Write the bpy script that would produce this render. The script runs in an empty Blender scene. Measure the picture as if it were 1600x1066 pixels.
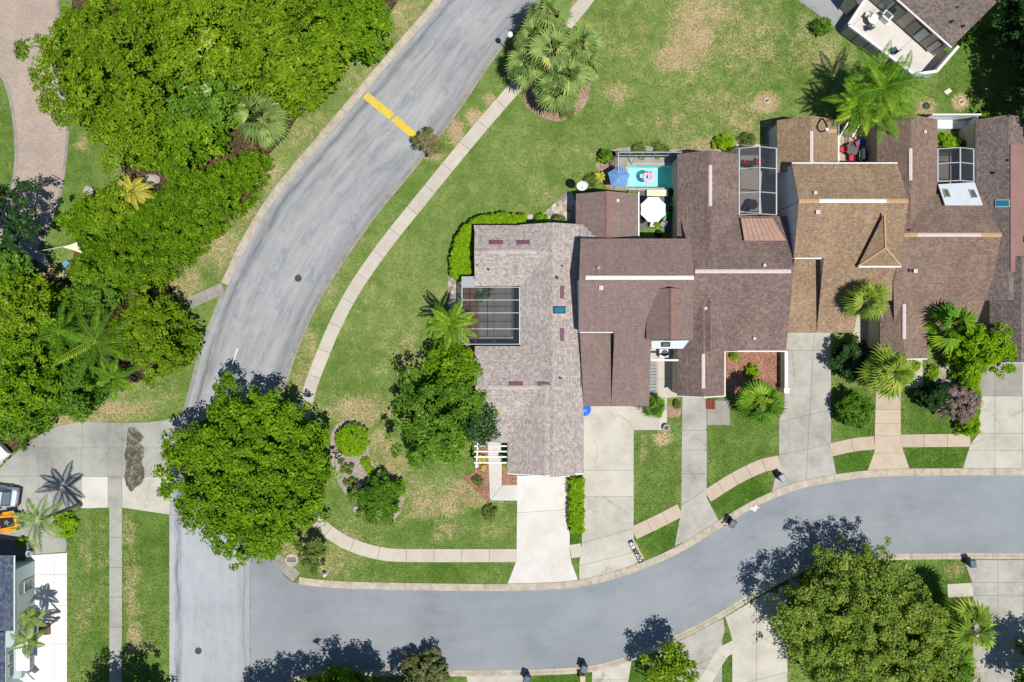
import bpy, bmesh, math, random
import numpy as np
from mathutils import Vector, Matrix
random.seed(7); np.random.seed(7)
scene = bpy.context.scene
col = scene.collection
R = math.radians
# ------------------------------------------------------------------ camera, sky, sun, exposure
PXM, FPX = 16.0, 1155.0            # photo pixels per metre on the ground, focal length in photo pixels
HC = FPX / PXM                     # drone height
cam_d = bpy.data.cameras.new('camera'); cam = bpy.data.objects.new('camera', cam_d); col.objects.link(cam)
cam.location = (0, 0, HC); cam.rotation_euler = (0, 0, 0)
cam_d.sensor_width = 36.0; cam_d.lens = 36.0 * FPX / 1600.0; cam_d.clip_end = 3000; cam_d.clip_start = 0.5
scene.camera = cam
SUN_EL = R(69); SHX, SHY = -0.68, 0.73     # ground direction in which shadows fall
world = bpy.data.worlds.new('World'); scene.world = world; world.use_nodes = True
nt = world.node_tree; bg = nt.nodes['Background']
sky = nt.nodes.new('ShaderNodeTexSky'); sky.sky_type = 'NISHITA'; sky.sun_disc = False
sky.sun_elevation = SUN_EL; sky.sun_rotation = math.atan2(-SHX, -SHY); sky.dust_density = 0.1; sky.ozone_density = 4.0; sky.air_density = 1.15
nt.links.new(sky.outputs[0], bg.inputs[0]); bg.inputs[1].default_value = 0.07
sd = bpy.data.lights.new('sun', 'SUN'); sd.energy = 4.7; sd.angle = R(0.5); sd.color = (1.0, 0.955, 0.88)
so = bpy.data.objects.new('sun', sd); col.objects.link(so); so.location = (30, -30, 60)
so.rotation_euler = Vector((SHX*math.cos(SUN_EL), SHY*math.cos(SUN_EL), -math.sin(SUN_EL))).to_track_quat('-Z', 'Y').to_euler()
scene.view_settings.view_transform = 'Standard'; scene.view_settings.look = 'None'
scene.view_settings.exposure = 0.12; scene.view_settings.gamma = 1.0

# ------------------------------------------------------------------ helpers
def W(px, py, h=0.0):
    k = (HC - h) / FPX
    return Vector(((px - 800) * k, (533 - py) * k, h))
def G(p): return W(p[0], p[1])
ORG = {}
def props(o, label=None, cat=None, group=None, kind=None):
    if label: o['label'] = label
    if cat: o['category'] = cat
    if group: o['group'] = group
    if kind: o['kind'] = kind
    return o
def thing(name, label, cat, loc, rz=0.0, group=None, kind=None):
    o = bpy.data.objects.new(name, None); col.objects.link(o); o.empty_display_size = .3
    o.location = loc; o.rotation_euler = (0, 0, rz); ORG[o] = Vector(loc)
    return props(o, label, cat, group, kind)
def struct(name, loc=(0, 0, 0)): return thing(name, None, None, loc, kind='structure')
class MB:
    def __init__(s): s.v = []; s.f = []
    def add(s, vs, fs):
        b = len(s.v); s.v += [Vector(v) for v in vs]; s.f += [[i + b for i in f] for f in fs]; return s
    def prism(s, pts, z0=None, z1=None):
        n = len(pts)
        lo = [Vector((p[0], p[1], z0 if z0 is not None else p[2])) for p in pts]
        hi = [Vector((p[0], p[1], z1 if z1 is not None else p[2])) for p in pts]
        a = sum(lo[i].x*lo[(i+1) % n].y - lo[(i+1) % n].x*lo[i].y for i in range(n))
        if a < 0: lo.reverse(); hi.reverse()
        return s.add(lo + hi, [list(range(n-1, -1, -1)), list(range(n, 2*n))] + [[i, (i+1) % n, n+(i+1) % n, n+i] for i in range(n)])
    def box(s, c, d, rz=0.0, m=None):
        vs = []
        for z in (-.5, .5):
            for x, y in ((-.5, -.5), (.5, -.5), (.5, .5), (-.5, .5)):
                X, Y = x*d[0], y*d[1]
                v = Vector((X*math.cos(rz)-Y*math.sin(rz), X*math.sin(rz)+Y*math.cos(rz), z*d[2]))
                if m: v = m @ v
                vs.append(v + Vector(c))
        return s.add(vs, [[3, 2, 1, 0], [4, 5, 6, 7], [0, 1, 5, 4], [1, 2, 6, 5], [2, 3, 7, 6], [3, 0, 4, 7]])
    def beam(s, p, q, w, h):
        p, q = Vector(p), Vector(q); d = (q-p); 
        if d.length < 1e-6: return s
        d.normalize()
        u = d.cross(Vector((0, 0, 1)))
        if u.length < .05: u = Vector((1, 0, 0))
        u.normalize(); n = u.cross(d).normalized()
        vs = []
        for e in (p, q):
            for a, b in ((-1, -1), (1, -1), (1, 1), (-1, 1)): vs.append(e + u*a*w/2 + n*b*h/2)
        return s.add(vs, [[3, 2, 1, 0], [4, 5, 6, 7], [0, 1, 5, 4], [1, 2, 6, 5], [2, 3, 7, 6], [3, 0, 4, 7]])
    def tube(s, path, rad, n=8, cap=True):
        path = [Vector(p) for p in path]; b = len(s.v); m = len(path)
        for i, p in enumerate(path):
            d = (path[min(i+1, m-1)] - path[max(i-1, 0)]).normalized()
            u = d.cross(Vector((.31, .17, .93)))
            if u.length < .1: u = d.cross(Vector((1, 0, 0)))
            u.normalize(); w = d.cross(u); r = rad[i] if hasattr(rad, '__len__') else rad
            for k in range(n):
                a = 2*math.pi*k/n; s.v.append(p + u*math.cos(a)*r + w*math.sin(a)*r)
        for i in range(m-1):
            for k in range(n):
                s.f.append([b+i*n+k, b+i*n+(k+1) % n, b+(i+1)*n+(k+1) % n, b+(i+1)*n+k])
        if cap:
            s.f.append([b+k for k in range(n-1, -1, -1)]); s.f.append([b+(m-1)*n+k for k in range(n)])
        return s
    def lathe(s, c, prof, n=20):
        b = len(s.v); c = Vector(c)
        for r, z in prof:
            for k in range(n):
                a = 2*math.pi*k/n; s.v.append(c + Vector((r*math.cos(a), r*math.sin(a), z)))
        for i in range(len(prof)-1):
            for k in range(n):
                s.f.append([b+i*n+k, b+i*n+(k+1) % n, b+(i+1)*n+(k+1) % n, b+(i+1)*n+k])
        s.f.append([b+k for k in range(n-1, -1, -1)]); s.f.append([b+(len(prof)-1)*n+k for k in range(n)])
        return s
    def build(s, name, mat, parent=None, local=False, smooth=False, bevel=0.0, uv=None):
        o0 = Vector((0, 0, 0))
        if parent is not None and not local: o0 = ORG.get(parent, o0)
        me = bpy.data.meshes.new(name)
        me.from_pydata([tuple(v - o0) for v in s.v], [], s.f); me.update()
        if bevel:
            bm = bmesh.new(); bm.from_mesh(me)
            bmesh.ops.bevel(bm, geom=[e for e in bm.edges if len(e.link_faces) == 2 and e.calc_face_angle(0) > .5], offset=bevel, segments=2, affect='EDGES', profile=.6)
            bm.to_mesh(me); bm.free()
        if smooth:
            for p in me.polygons: p.use_smooth = True
        if isinstance(mat, str): mat = MAT[mat]
        me.materials.append(mat)
        o = bpy.data.objects.new(name, me); col.objects.link(o)
        if parent is not None: o.parent = parent
        ORG[o] = ORG.get(parent, o0) if parent is not None else o0
        return o
def smoothline(pts, n=60):
    P = [Vector((p[0], p[1])) for p in pts]; P = [2*P[0]-P[1]] + P + [2*P[-1]-P[-2]]
    out = []
    for i in range(1, len(P)-2):
        for k in range(12):
            t = k/12
            out.append(.5*((2*P[i]) + (P[i+1]-P[i-1])*t + (2*P[i-1]-5*P[i]+4*P[i+1]-P[i+2])*t*t + (3*P[i]-P[i-1]-3*P[i+1]+P[i+2])*t**3))
    out.append(P[-2])
    return resample(out, n)
def resample(pts, n):
    d = [0]
    for a, b in zip(pts, pts[1:]): d.append(d[-1] + (b-a).length)
    out = []; j = 0
    for k in range(n):
        t = d[-1]*k/(n-1)
        while j < len(d)-2 and d[j+1] < t: j += 1
        f = (t-d[j])/max(d[j+1]-d[j], 1e-9); out.append(pts[j].lerp(pts[j+1], min(f, 1)))
    return out
def linelen(pts): return sum((b-a).length for a, b in zip(pts, pts[1:]))

# ------------------------------------------------------------------ materials
MAT = {}
class NT:
    def __init__(s, name):
        s.m = bpy.data.materials.new(name); s.m.use_nodes = True; s.t = s.m.node_tree
        s.b = s.t.nodes['Principled BSDF']; s.out = s.t.nodes['Material Output']; MAT[name] = s.m
    def n(s, kind, **kw):
        x = s.t.nodes.new('ShaderNode' + kind)
        for k, v in kw.items():
            if k.startswith('i_'):
                key = k[2:]; x.inputs[int(key) if key.isdigit() else key.replace('_', ' ')].default_value = v
            else: setattr(x, k, v)
        return x
    def l(s, a, b): s.t.links.new(a, b)
    def noise(s, scale, detail=4, rough=.6, vec=None, dist=0):
        x = s.n('TexNoise', i_Scale=scale, i_Detail=detail, i_Roughness=rough, i_Distortion=dist)
        if vec is None: vec = s.n('TexCoord').outputs['Object']
        s.l(vec, x.inputs['Vector']); return x.outputs['Fac']
    def ramp(s, fac, stops):
        r = s.n('ValToRGB'); e = r.color_ramp.elements
        while len(e) < len(stops): e.new(.5)
        for el, (p, c) in zip(e, stops): el.position = p; el.color = (c[0], c[1], c[2], 1)
        s.l(fac, r.inputs[0]); return r.outputs[0]
    def mix(s, fac, a, b, mode='MIX'):
        x = s.n('Mix', data_type='RGBA', blend_type=mode)
        for v, i in ((fac, 0), (a, 6), (b, 7)):
            if hasattr(v, 'links') or hasattr(v, 'is_linked'): s.l(v, x.inputs[i])
            elif i == 0: x.inputs[0].default_value = v
            else: x.inputs[i].default_value = (v[0], v[1], v[2], 1)
        return x.outputs[2]
    def math(s, op, a, b=0.0, clamp=False):
        x = s.n('Math', operation=op, use_clamp=clamp)
        for v, i in ((a, 0), (b, 1)):
            if hasattr(v, 'is_linked'): s.l(v, x.inputs[i])
            else: x.inputs[i].default_value = v
        return x.outputs[0]
    def bump(s, h, strength=.3, dist=.02):
        b = s.n('Bump', i_Strength=strength, i_Distance=dist); s.l(h, b.inputs['Height']); s.l(b.outputs[0], s.b.inputs['Normal'])
    def fin(s, color, rough=.8, spec=.3):
        if hasattr(color, 'is_linked'): s.l(color, s.b.inputs['Base Color'])
        else: s.b.inputs['Base Color'].default_value = (*color, 1)
        s.b.inputs['Roughness'].default_value = rough; s.b.inputs['Specular IOR Level'].default_value = spec
        return s.m
def srgb(r, g, b, k=1.0):
    f = lambda c: (c/255/12.92 if c/255 <= .04045 else ((c/255+.055)/1.055)**2.4)*k
    return (f(r), f(g), f(b))
def plain(name, c, rough=.6, var=.12, scale=3, metal=0, spec=.4):
    t = NT(name); f = t.noise(scale, 5)
    c2 = t.mix(1.0, t.ramp(f, [(.3, (1-var,)*3), (.7, (1+var,)*3)]), c, 'MULTIPLY')
    t.fin(c2, rough, spec); t.b.inputs['Metallic'].default_value = metal
    return t
KA = .70   # photo brightness to base colour
def shingle(name, c1, c2, mortar, stain=.18, bw=.34, rh=.2):
    t = NT(name); uv = t.n('UVMap').outputs[0]
    wob = t.n('TexNoise', i_Scale=.9, i_Detail=3); t.l(uv, wob.inputs['Vector'])
    add = t.n('VectorMath', operation='MULTIPLY_ADD'); t.l(wob.outputs['Color'], add.inputs[0]); add.inputs[1].default_value = (.06, .06, 0); t.l(uv, add.inputs[2])
    br = t.n('TexBrick', offset=.37, i_Color1=(*c1, 1), i_Color2=(*c2, 1), i_Mortar=(*mortar, 1), i_Scale=1.0, i_Mortar_Size=.013, i_Mortar_Smooth=.3, i_Bias=0.0, i_Brick_Width=bw, i_Row_Height=rh)
    t.l(add.outputs[0], br.inputs['Vector'])
    st = t.noise(.35, 5, .65); fine = t.noise(7, 4, .75)
    c = t.mix(1.0, br.outputs[0], t.ramp(st, [(.3, (1-stain,)*3), (.72, (1+stain,)*3)]), 'MULTIPLY')
    c = t.mix(1.0, c, t.ramp(fine, [(.3, (.88,)*3), (.7, (1.12,)*3)]), 'MULTIPLY')
    fl = t.noise(3.4, 4, .8); c = t.mix(1.0, c, t.ramp(fl, [(.3, (.82, .82, .83)), (.52, (1, 1, 1)), (.7, (1.2, 1.19, 1.17))]), 'MULTIPLY')
    mp = t.n('Mapping'); mp.inputs['Scale'].default_value = (2.6, .22, 1); t.l(uv, mp.inputs[0]); sk = t.noise(1.0, 5, .7, mp.outputs[0])
    c = t.mix(1.0, c, t.ramp(sk, [(.3, (.87, .87, .88)), (.52, (1, 1, 1)), (.72, (1.09, 1.07, 1.04))]), 'MULTIPLY')
    t.bump(br.outputs['Fac'], -.5, .012); t.fin(c, .92, .15)
# house roofs
shingle('shingle_tan', srgb(214, 203, 198, KA), srgb(176, 164, 158, KA), srgb(150, 138, 132, KA), .07, .26, .17)
shingle('shingle_plum', srgb(162, 139, 132, KA), srgb(147, 126, 120, KA), srgb(118, 102, 100, KA), .07, .24, .15)
shingle('shingle_brown', srgb(160, 138, 129, KA), srgb(130, 112, 107, KA), srgb(100, 84, 81, KA), .16, .27, .17)
shingle('shingle_golden', srgb(188, 160, 130, KA), srgb(158, 134, 110, KA), srgb(124, 104, 88, KA), .17, .27, .17)
shingle('shingle_umber', srgb(168, 143, 128, KA), srgb(140, 119, 107, KA), srgb(104, 87, 79, KA), .17, .27, .17)
shingle('shingle_grey', srgb(160, 144, 137, KA), srgb(122, 111, 107, KA), srgb(92, 82, 80, KA), .1, .26, .17)
shingle('shingle_blue', srgb(110, 122, 140, KA), srgb(76, 88, 108, KA), srgb(50, 58, 74, KA), .1, .34, .22)
plain('ridge_brown', srgb(160, 120, 104, KA), .9, .15); plain('ridge_pink', srgb(232, 214, 212, KA), .8, .1)
plain('ridge_gold', srgb(206, 168, 128, KA), .9, .18, 6)
plain('white_trim', srgb(240, 240, 240, .8), .5, .06); plain('wall_white', srgb(214, 220, 226, .8), .8, .06, .8)
plain('wall_cream', srgb(206, 192, 172, .8), .85, .08, 1.2); plain('wall_grey', srgb(150, 152, 150, .8), .85, .1)
plain('wall_mint', srgb(176, 192, 190, .85), .85, .06, .7); plain('slat_grey', srgb(160, 162, 160, .75), .8, .2, 5)
plain('dark_metal', srgb(48, 50, 52), .45, .2, 4, .4); plain('frame_metal', srgb(190, 194, 196, .8), .4, .08, 3, .2)
plain('maroon', srgb(126, 84, 100, .8), .5, .1); plain('black', srgb(26, 27, 30), .5, .2, 6)
plain('copper_roof', srgb(204, 166, 148, .72), .55, .12, 1.5); plain('red_roof', srgb(158, 122, 114, .7), .7, .1, .6)
plain('white_roof', srgb(226, 236, 244, .8), .45, .06, 2)
plain('bark', srgb(120, 108, 96, .5), .95, .35, 6); plain('palm_bark', srgb(150, 134, 118, .6), .95, .3, 7)
plain('iron', srgb(84, 88, 88, .8), .6, .3, 9); plain('bin_blue', srgb(62, 84, 110, .7), .5, .1); plain('bin_dark', srgb(52, 62, 74, .7), .5, .1)
plain('cloth_white', srgb(250, 250, 250, .85), .9, .03); plain('cloth_blue', srgb(108, 154, 206, .85), .9, .05)
plain('cloth_cream', srgb(238, 236, 200, .85), .9, .06); plain('red_fabric', srgb(212, 50, 70, .9), .8, .1)
plain('green_plastic', srgb(46, 170, 60, .8), .45, .05); plain('blue_plastic', srgb(40, 110, 214, .85), .4, .05)
plain('pink_plastic', srgb(240, 190, 216, .9), .4, .05); plain('hot_pink', srgb(220, 60, 140, .9), .4, .05)
plain('wood', srgb(196, 150, 106, .75), .8, .2, 4); plain('teak', srgb(150, 110, 84, .7), .8, .2, 4)
plain('orange_paint', srgb(246, 158, 26, .85), .3, .03, 2, 0, .6); plain('silver_paint', srgb(196, 212, 226, .8), .3, .03, 2, 0, .6)
plain('white_paint', srgb(245, 245, 245, .85), .35, .03, 2, 0, .6); plain('rubber', srgb(34, 34, 36), .9, .1)
plain('stone', srgb(190, 182, 172, .75), .9, .25, 5); plain('cardboard', srgb(196, 164, 124, .8), .9, .12); plain('paper_white', srgb(232, 230, 224, .85), .9, .1)
plain('grey_plastic', srgb(150, 156, 162, .75), .5, .08); plain('red_brick', srgb(140, 78, 62, .75), .9, .25, 8)
plain('tan_bag', srgb(214, 190, 160, .8), .9, .15)
def glass(name, c, rough=.08):
    t = NT(name); t.fin(c, rough, .8); return t
glass('glass_dark', srgb(62, 84, 94, .9)); glass('glass_teal', srgb(36, 120, 150, .9)); glass('glass_pale', srgb(168, 190, 186, .85)); glass('glass_grey', srgb(96, 104, 104, .9))
# concrete family
def concrete(name, c, dirt, amt=.5, scale=.5, crack=False, speck=.06):
    t = NT(name); a = t.noise(scale, 8, .7); f = t.noise(14, 4, .7)
    cc = t.mix(t.math('MULTIPLY', t.ramp(a, [(.42, (0, 0, 0)), (.68, (1, 1, 1))]), amt), c, dirt)
    cc = t.mix(1.0, cc, t.ramp(f, [(.3, (1-speck,)*3), (.7, (1+speck,)*3)]), 'MULTIPLY')
    oi = t.n('ObjectInfo'); cc = t.mix(1.0, cc, t.ramp(oi.outputs['Random'], [(0, (.93, .93, .93)), (1, (1.05, 1.04, 1.03))]), 'MULTIPLY')
    if crack:
        co = t.n('TexCoord').outputs['Object']
        nz = t.n('TexNoise', i_Scale=.9, i_Detail=6); t.l(co, nz.inputs['Vector'])
        ad = t.n('VectorMath', operation='MULTIPLY_ADD'); t.l(nz.outputs['Color'], ad.inputs[0]); ad.inputs[1].default_value = (1.4, 1.4, 0); t.l(co, ad.inputs[2])
        v = t.n('TexVoronoi', feature='DISTANCE_TO_EDGE', i_Scale=.17); t.l(ad.outputs[0], v.inputs['Vector'])
        cc = t.mix(t.math('MULTIPLY', t.ramp(v.outputs[0], [(0, (.6, .6, .6)), (.004, (.3, .3, .3)), (.009, (0, 0, 0))]), t.ramp(t.noise(.25, 3), [(.45, (0, 0, 0)), (.6, (1, 1, 1))])), cc, srgb(120, 114, 104, .7))
    t.bump(f, .25, .01); t.fin(cc, .9, .2)
concrete('concrete_white', srgb(240, 236, 230, .68), srgb(216, 206, 194, .66), .6, .4)
concrete('concrete_pale', srgb(220, 216, 203, .67), srgb(180, 175, 162, .66), .6, .45, True)
concrete('concrete_drive', srgb(206, 203, 194, .64), srgb(158, 156, 148, .64), .7, .5, True)
concrete('concrete_walk', srgb(222, 215, 202, .66), srgb(196, 178, 156, .72), .5, .7)
concrete('concrete_rust', srgb(218, 204, 184, .66), srgb(204, 174, 144, .66), .6, .9)
concrete('concrete_old', srgb(186, 186, 178, .72), srgb(140, 142, 138, .72), .75, .25, True, .08)
concrete('concrete_kerb', srgb(208, 198, 180, .72), srgb(158, 142, 126, .72), .7, 1.2)
concrete('concrete_kerb_grey', srgb(172, 168, 160, .72), srgb(130, 124, 118, .72), .7, 1.2)
concrete('concrete_bleached', srgb(244, 242, 240, .78), srgb(226, 222, 216, .78), .4, .6)
concrete('concrete_court', srgb(176, 172, 164, .7), srgb(140, 134, 126, .7), .6, .8)
concrete('joint', srgb(150, 142, 128, .66), srgb(116, 110, 96, .62), .6, .8)
concrete('patio_dark', srgb(120, 126, 130, .7), srgb(90, 96, 100, .7), .6, .8)
# asphalt: uv.x across (0..1), uv.y metres along
def asphalt(name, light, mid, dark, streak):
    t = NT(name); uv = t.n('UVMap').outputs[0]
    mp = t.n('Mapping'); mp.inputs['Scale'].default_value = (9, .14, 1); t.l(uv, mp.inputs[0])
    s1 = t.noise(1.0, 7, .68, mp.outputs[0], .4)
    mp2 = t.n('Mapping'); mp2.inputs['Scale'].default_value = (24, .3, 1); t.l(uv, mp2.inputs[0])
    s2 = t.noise(1.0, 6, .7, mp2.outputs[0], .3)
    big = t.noise(.16, 6, .65); fine = t.noise(26, 4, .75)
    m = t.math('ADD', t.math('MULTIPLY', s1, .6*streak), t.math('ADD', t.math('MULTIPLY', s2, .4*streak), t.math('MULTIPLY', big, 1-streak)))
    c = t.ramp(m, [(.34, dark), (.47, mid), (.6, light)])
    if streak > .4:
        sx = t.n('SeparateXYZ'); t.l(uv, sx.inputs[0])
        wv = t.math('ADD', sx.outputs[0], t.math('MULTIPLY', t.math('SUBTRACT', t.noise(.3, 4), .5), .12))
        band = t.math('ADD', t.ramp(wv, [(.05, (0, 0, 0)), (.1, (1, 1, 1)), (.17, (0, 0, 0))]), t.ramp(wv, [(.84, (0, 0, 0)), (.92, (.6, .6, .6)), (1, (.2, .2, .2))]))
        brk = t.ramp(s2, [(.38, (0, 0, 0)), (.56, (1, 1, 1))])
        c = t.mix(t.math('MULTIPLY', band, t.math('ADD', t.math('MULTIPLY', brk, .6), .12)), c, srgb(92, 98, 108, .6))
    if streak > .4:
        mo = t.noise(.55, 7, .72, None, .5); c = t.mix(t.math('MULTIPLY', t.ramp(mo, [(.53, (0, 0, 0)), (.7, (1, 1, 1))]), .55 if streak > .6 else .2), c, srgb(128, 134, 142, .68))
    if streak < .4:
        sp = t.noise(1.3, 7, .78, None, 1.2); c = t.mix(t.ramp(sp, [(.69, (0, 0, 0)), (.76, (.55, .55, .55))]), c, srgb(96, 100, 106, .65))
        lw = t.noise(.1, 4, .6); c = t.mix(1.0, c, t.ramp(lw, [(.35, (.9, .9, .91)), (.65, (1.07, 1.07, 1.06))]), 'MULTIPLY')
    c = t.mix(1.0, c, t.ramp(fine, [(.28, (.84,)*3), (.72, (1.16,)*3)]), 'MULTIPLY')
    t.bump(fine, .4, .01); t.fin(c, .85, .25)
asphalt('asphalt_worn', srgb(194, 195, 196, .66), srgb(172, 174, 176, .66), srgb(130, 134, 138, .66), .7)
asphalt('asphalt_pale', srgb(198, 202, 208, .68), srgb(186, 190, 196, .68), srgb(166, 171, 176, .68), .45)
asphalt('asphalt_new', srgb(164, 170, 176, .68), srgb(156, 162, 168, .68), srgb(142, 148, 154, .68), .39)
# pavers
t = NT('pavers'); co = t.n('TexCoord').outputs['Object']
br = t.n('TexBrick', i_Color1=(*srgb(204, 188, 172, KA), 1), i_Color2=(*srgb(182, 168, 158, KA), 1), i_Mortar=(*srgb(160, 146, 136, KA), 1), i_Scale=1.0, i_Mortar_Size=.008, i_Brick_Width=.2, i_Row_Height=.11)
t.l(co, br.inputs['Vector']); c = t.mix(1.0, br.outputs[0], t.ramp(t.noise(.3, 6, .7), [(.3, (.84, .83, .84)), (.7, (1.14, 1.1, 1.06))]), 'MULTIPLY')
t.fin(c, .9, .2)
# grass: attribute dry (0 green .. 1 bare straw), lush (0..1)
t = NT('grass'); at = t.n('Attribute', attribute_name='dry'); lu = t.n('Attribute', attribute_name='lush')
n1 = t.noise(.09, 5, .6); n2 = t.noise(.9, 6, .72, None, .6); n3 = t.noise(5.5, 5, .75); n4 = t.noise(24, 3, .8)
g = t.ramp(t.math('ADD', t.math('MULTIPLY', n1, .5), t.math('MULTIPLY', n2, .5)), [(.32, srgb(100, 130, 52, .66)), (.48, srgb(132, 156, 80, .66)), (.64, srgb(166, 174, 110, .66))])
g = t.mix(lu.outputs['Fac'], g, t.ramp(n2, [(.3, srgb(72, 110, 34, .62)), (.5, srgb(92, 132, 44, .62)), (.7, srgb(120, 148, 62, .62))]))
straw = t.ramp(n3, [(.3, srgb(176, 154, 112, .66)), (.7, srgb(226, 198, 160, .68))])
dd = t.math('ADD', at.outputs['Fac'], t.math('ADD', t.math('MULTIPLY', t.math('SUBTRACT', n2, .5), 1.5), t.math('MULTIPLY', t.math('SUBTRACT', n3, .5), 2.0)))
mask = t.ramp(dd, [(.3, (0, 0, 0)), (.85, (1, 1, 1))])
c = t.mix(t.math('MULTIPLY', mask, .88), g, straw)
c = t.mix(1.0, c, t.ramp(n3, [(.28, (.7, .74, .68)), (.72, (1.28, 1.24, 1.3))]), 'MULTIPLY')
c = t.mix(1.0, c, t.ramp(t.noise(.38, 6, .7), [(.32, (.7, .8, .64)), (.5, (1, 1, 1)), (.68, (1.18, 1.12, 1.22))]), 'MULTIPLY')
c = t.mix(1.0, c, t.ramp(n4, [(.25, (.68, .7, .66)), (.75, (1.32, 1.3, 1.34))]), 'MULTIPLY')
t.bump(t.math('ADD', n4, t.math('MULTIPLY', n3, .7)), .7, .06); t.fin(c, .95, .1)
def chips(name, a, b, c_, scale=7):
    t = NT(name); v = t.n('TexVoronoi', i_Scale=scale); t.l(t.n('TexCoord').outputs['Object'], v.inputs['Vector'])
    sx = t.n('SeparateColor'); t.l(v.outputs['Color'], sx.inputs[0])
    cc = t.ramp(sx.outputs[0], [(.1, a), (.5, b), (.9, c_)])
    cc = t.mix(1.0, cc, t.ramp(t.noise(.8, 6, .7), [(.3, (.75,)*3), (.7, (1.2,)*3)]), 'MULTIPLY')
    t.bump(v.outputs['Distance'], .6, .04); t.fin(cc, .95, .1)
chips('mulch', srgb(160, 132, 112, .62), srgb(184, 156, 134, .64), srgb(204, 180, 158, .64), 12)
chips('mulch_red', srgb(150, 104, 86, .62), srgb(176, 128, 106, .64), srgb(202, 160, 138, .64), 12)
chips('gravel', srgb(164, 152, 142, .64), srgb(186, 174, 162, .66), srgb(206, 194, 180, .66), 14)
chips('litter', srgb(74, 66, 44, .5), srgb(104, 88, 62, .5), srgb(140, 118, 88, .55), 9)
chips('rocks', srgb(160, 150, 140, .64), srgb(196, 184, 170, .66), srgb(224, 214, 200, .68), 2.2)
t = NT('yellow_line'); t.fin(t.mix(t.ramp(t.noise(4, 7, .78), [(.46, (0, 0, 0)), (.7, (.85, .85, .85))]), srgb(240, 206, 60, .78), srgb(176, 168, 126, .68)), .7, .3)
t = NT('wet_stain'); cc = t.ramp(t.noise(1.6, 7, .72), [(.32, srgb(74, 68, 52, .6)), (.5, srgb(104, 98, 82, .62)), (.64, srgb(158, 154, 142, .68))]); t.fin(cc, .5, .4)
t = NT('pool_shell'); t.fin(t.ramp(t.noise(2.2, 4), [(.35, srgb(150, 226, 226, .9)), (.65, srgb(190, 246, 240, .9))]), .7)
t = NT('pool_water'); tr = t.n('BsdfTransparent'); tr.inputs[0].default_value = (.9, .985, .985, 1); gl = t.n('BsdfGlossy'); gl.inputs['Roughness'].default_value = .06
fr = t.n('Fresnel', i_IOR=1.33); mx = t.n('MixShader'); bp = t.n('Bump', i_Strength=.25, i_Distance=.05); t.l(t.noise(3, 3), bp.inputs['Height']); t.l(bp.outputs[0], gl.inputs['Normal']); t.l(bp.outputs[0], fr.inputs['Normal'])
t.l(fr.outputs[0], mx.inputs[0]); t.l(tr.outputs[0], mx.inputs[1]); t.l(gl.outputs[0], mx.inputs[2]); t.l(mx.outputs[0], t.out.inputs[0])
def screen(name, c, a):
    t = NT(name); tr = t.n('BsdfTransparent'); di = t.n('BsdfDiffuse'); di.inputs[0].default_value = (*c, 1)
    mx = t.n('MixShader'); mx.inputs[0].default_value = a; t.l(tr.outputs[0], mx.inputs[1]); t.l(di.outputs[0], mx.inputs[2]); t.l(mx.outputs[0], t.out.inputs[0])
screen('screen_mesh', srgb(56, 62, 72), .44); screen('screen_teal', srgb(70, 100, 100), .62)
def leafmat(name, stops, trans=.26, spec=.08):
    t = NT(name); at = t.n('Attribute', attribute_name='tint')
    c = t.ramp(at.outputs['Fac'], stops)
    t.fin(c, .55, spec); tl = t.n('BsdfTranslucent'); t.l(t.mix(1.0, c, (1.1, 1.25, .55), 'MULTIPLY'), tl.inputs[0])
    mx = t.n('MixShader'); mx.inputs[0].default_value = trans; t.l(t.b.outputs[0], mx.inputs[1]); t.l(tl.outputs[0], mx.inputs[2]); t.l(mx.outputs[0], t.out.inputs[0])
leafmat('leaf_oak', [(0, srgb(74, 106, 18, .9)), (.5, srgb(114, 146, 24, .92)), (.88, srgb(146, 172, 36, 1)), (1, srgb(190, 190, 110, .95))])
leafmat('leaf_bright', [(0, srgb(64, 102, 14, .88)), (.5, srgb(104, 142, 20, .9)), (1, srgb(150, 178, 40, .98))])
leafmat('leaf_deep', [(0, srgb(60, 98, 26, .85)), (.5, srgb(94, 136, 34, .9)), (.9, srgb(134, 166, 60, .95)), (1, srgb(200, 208, 170, .85))])
leafmat('leaf_live', [(0, srgb(80, 106, 36, .92)), (.5, srgb(122, 146, 54, .96)), (.9, srgb(164, 178, 80, 1)), (1, srgb(206, 202, 156, .95))])
leafmat('leaf_dark', [(0, srgb(34, 66, 34, .7)), (.6, srgb(60, 98, 48, .75)), (1, srgb(110, 140, 90, .8))])
leafmat('leaf_lime', [(0, srgb(100, 138, 14, .9)), (.5, srgb(132, 172, 20, .92)), (1, srgb(166, 198, 46, .95))])
leafmat('leaf_olive', [(0, srgb(84, 110, 44, .8)), (.6, srgb(126, 146, 70, .8)), (1, srgb(170, 170, 120, .8))])
leafmat('leaf_gold', [(0, srgb(176, 170, 50, .85)), (.6, srgb(214, 202, 90, .9)), (1, srgb(236, 220, 140, .9))])
leafmat('leaf_pink', [(0, srgb(110, 120, 80, .8)), (.5, srgb(150, 136, 120, .8)), (.75, srgb(186, 140, 164, .85)), (1, srgb(216, 160, 200, .9))])
leafmat('leaf_crape', [(0, srgb(76, 98, 52, .8)), (.5, srgb(122, 134, 76, .85)), (.82, srgb(156, 130, 110, .85)), (1, srgb(226, 140, 160, .9))])
leafmat('palm_green', [(0, srgb(82, 116, 30, .9)), (.5, srgb(132, 158, 52, .95)), (.9, srgb(184, 196, 92, 1)), (1, srgb(206, 176, 90, .95))], .25, .15)
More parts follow.
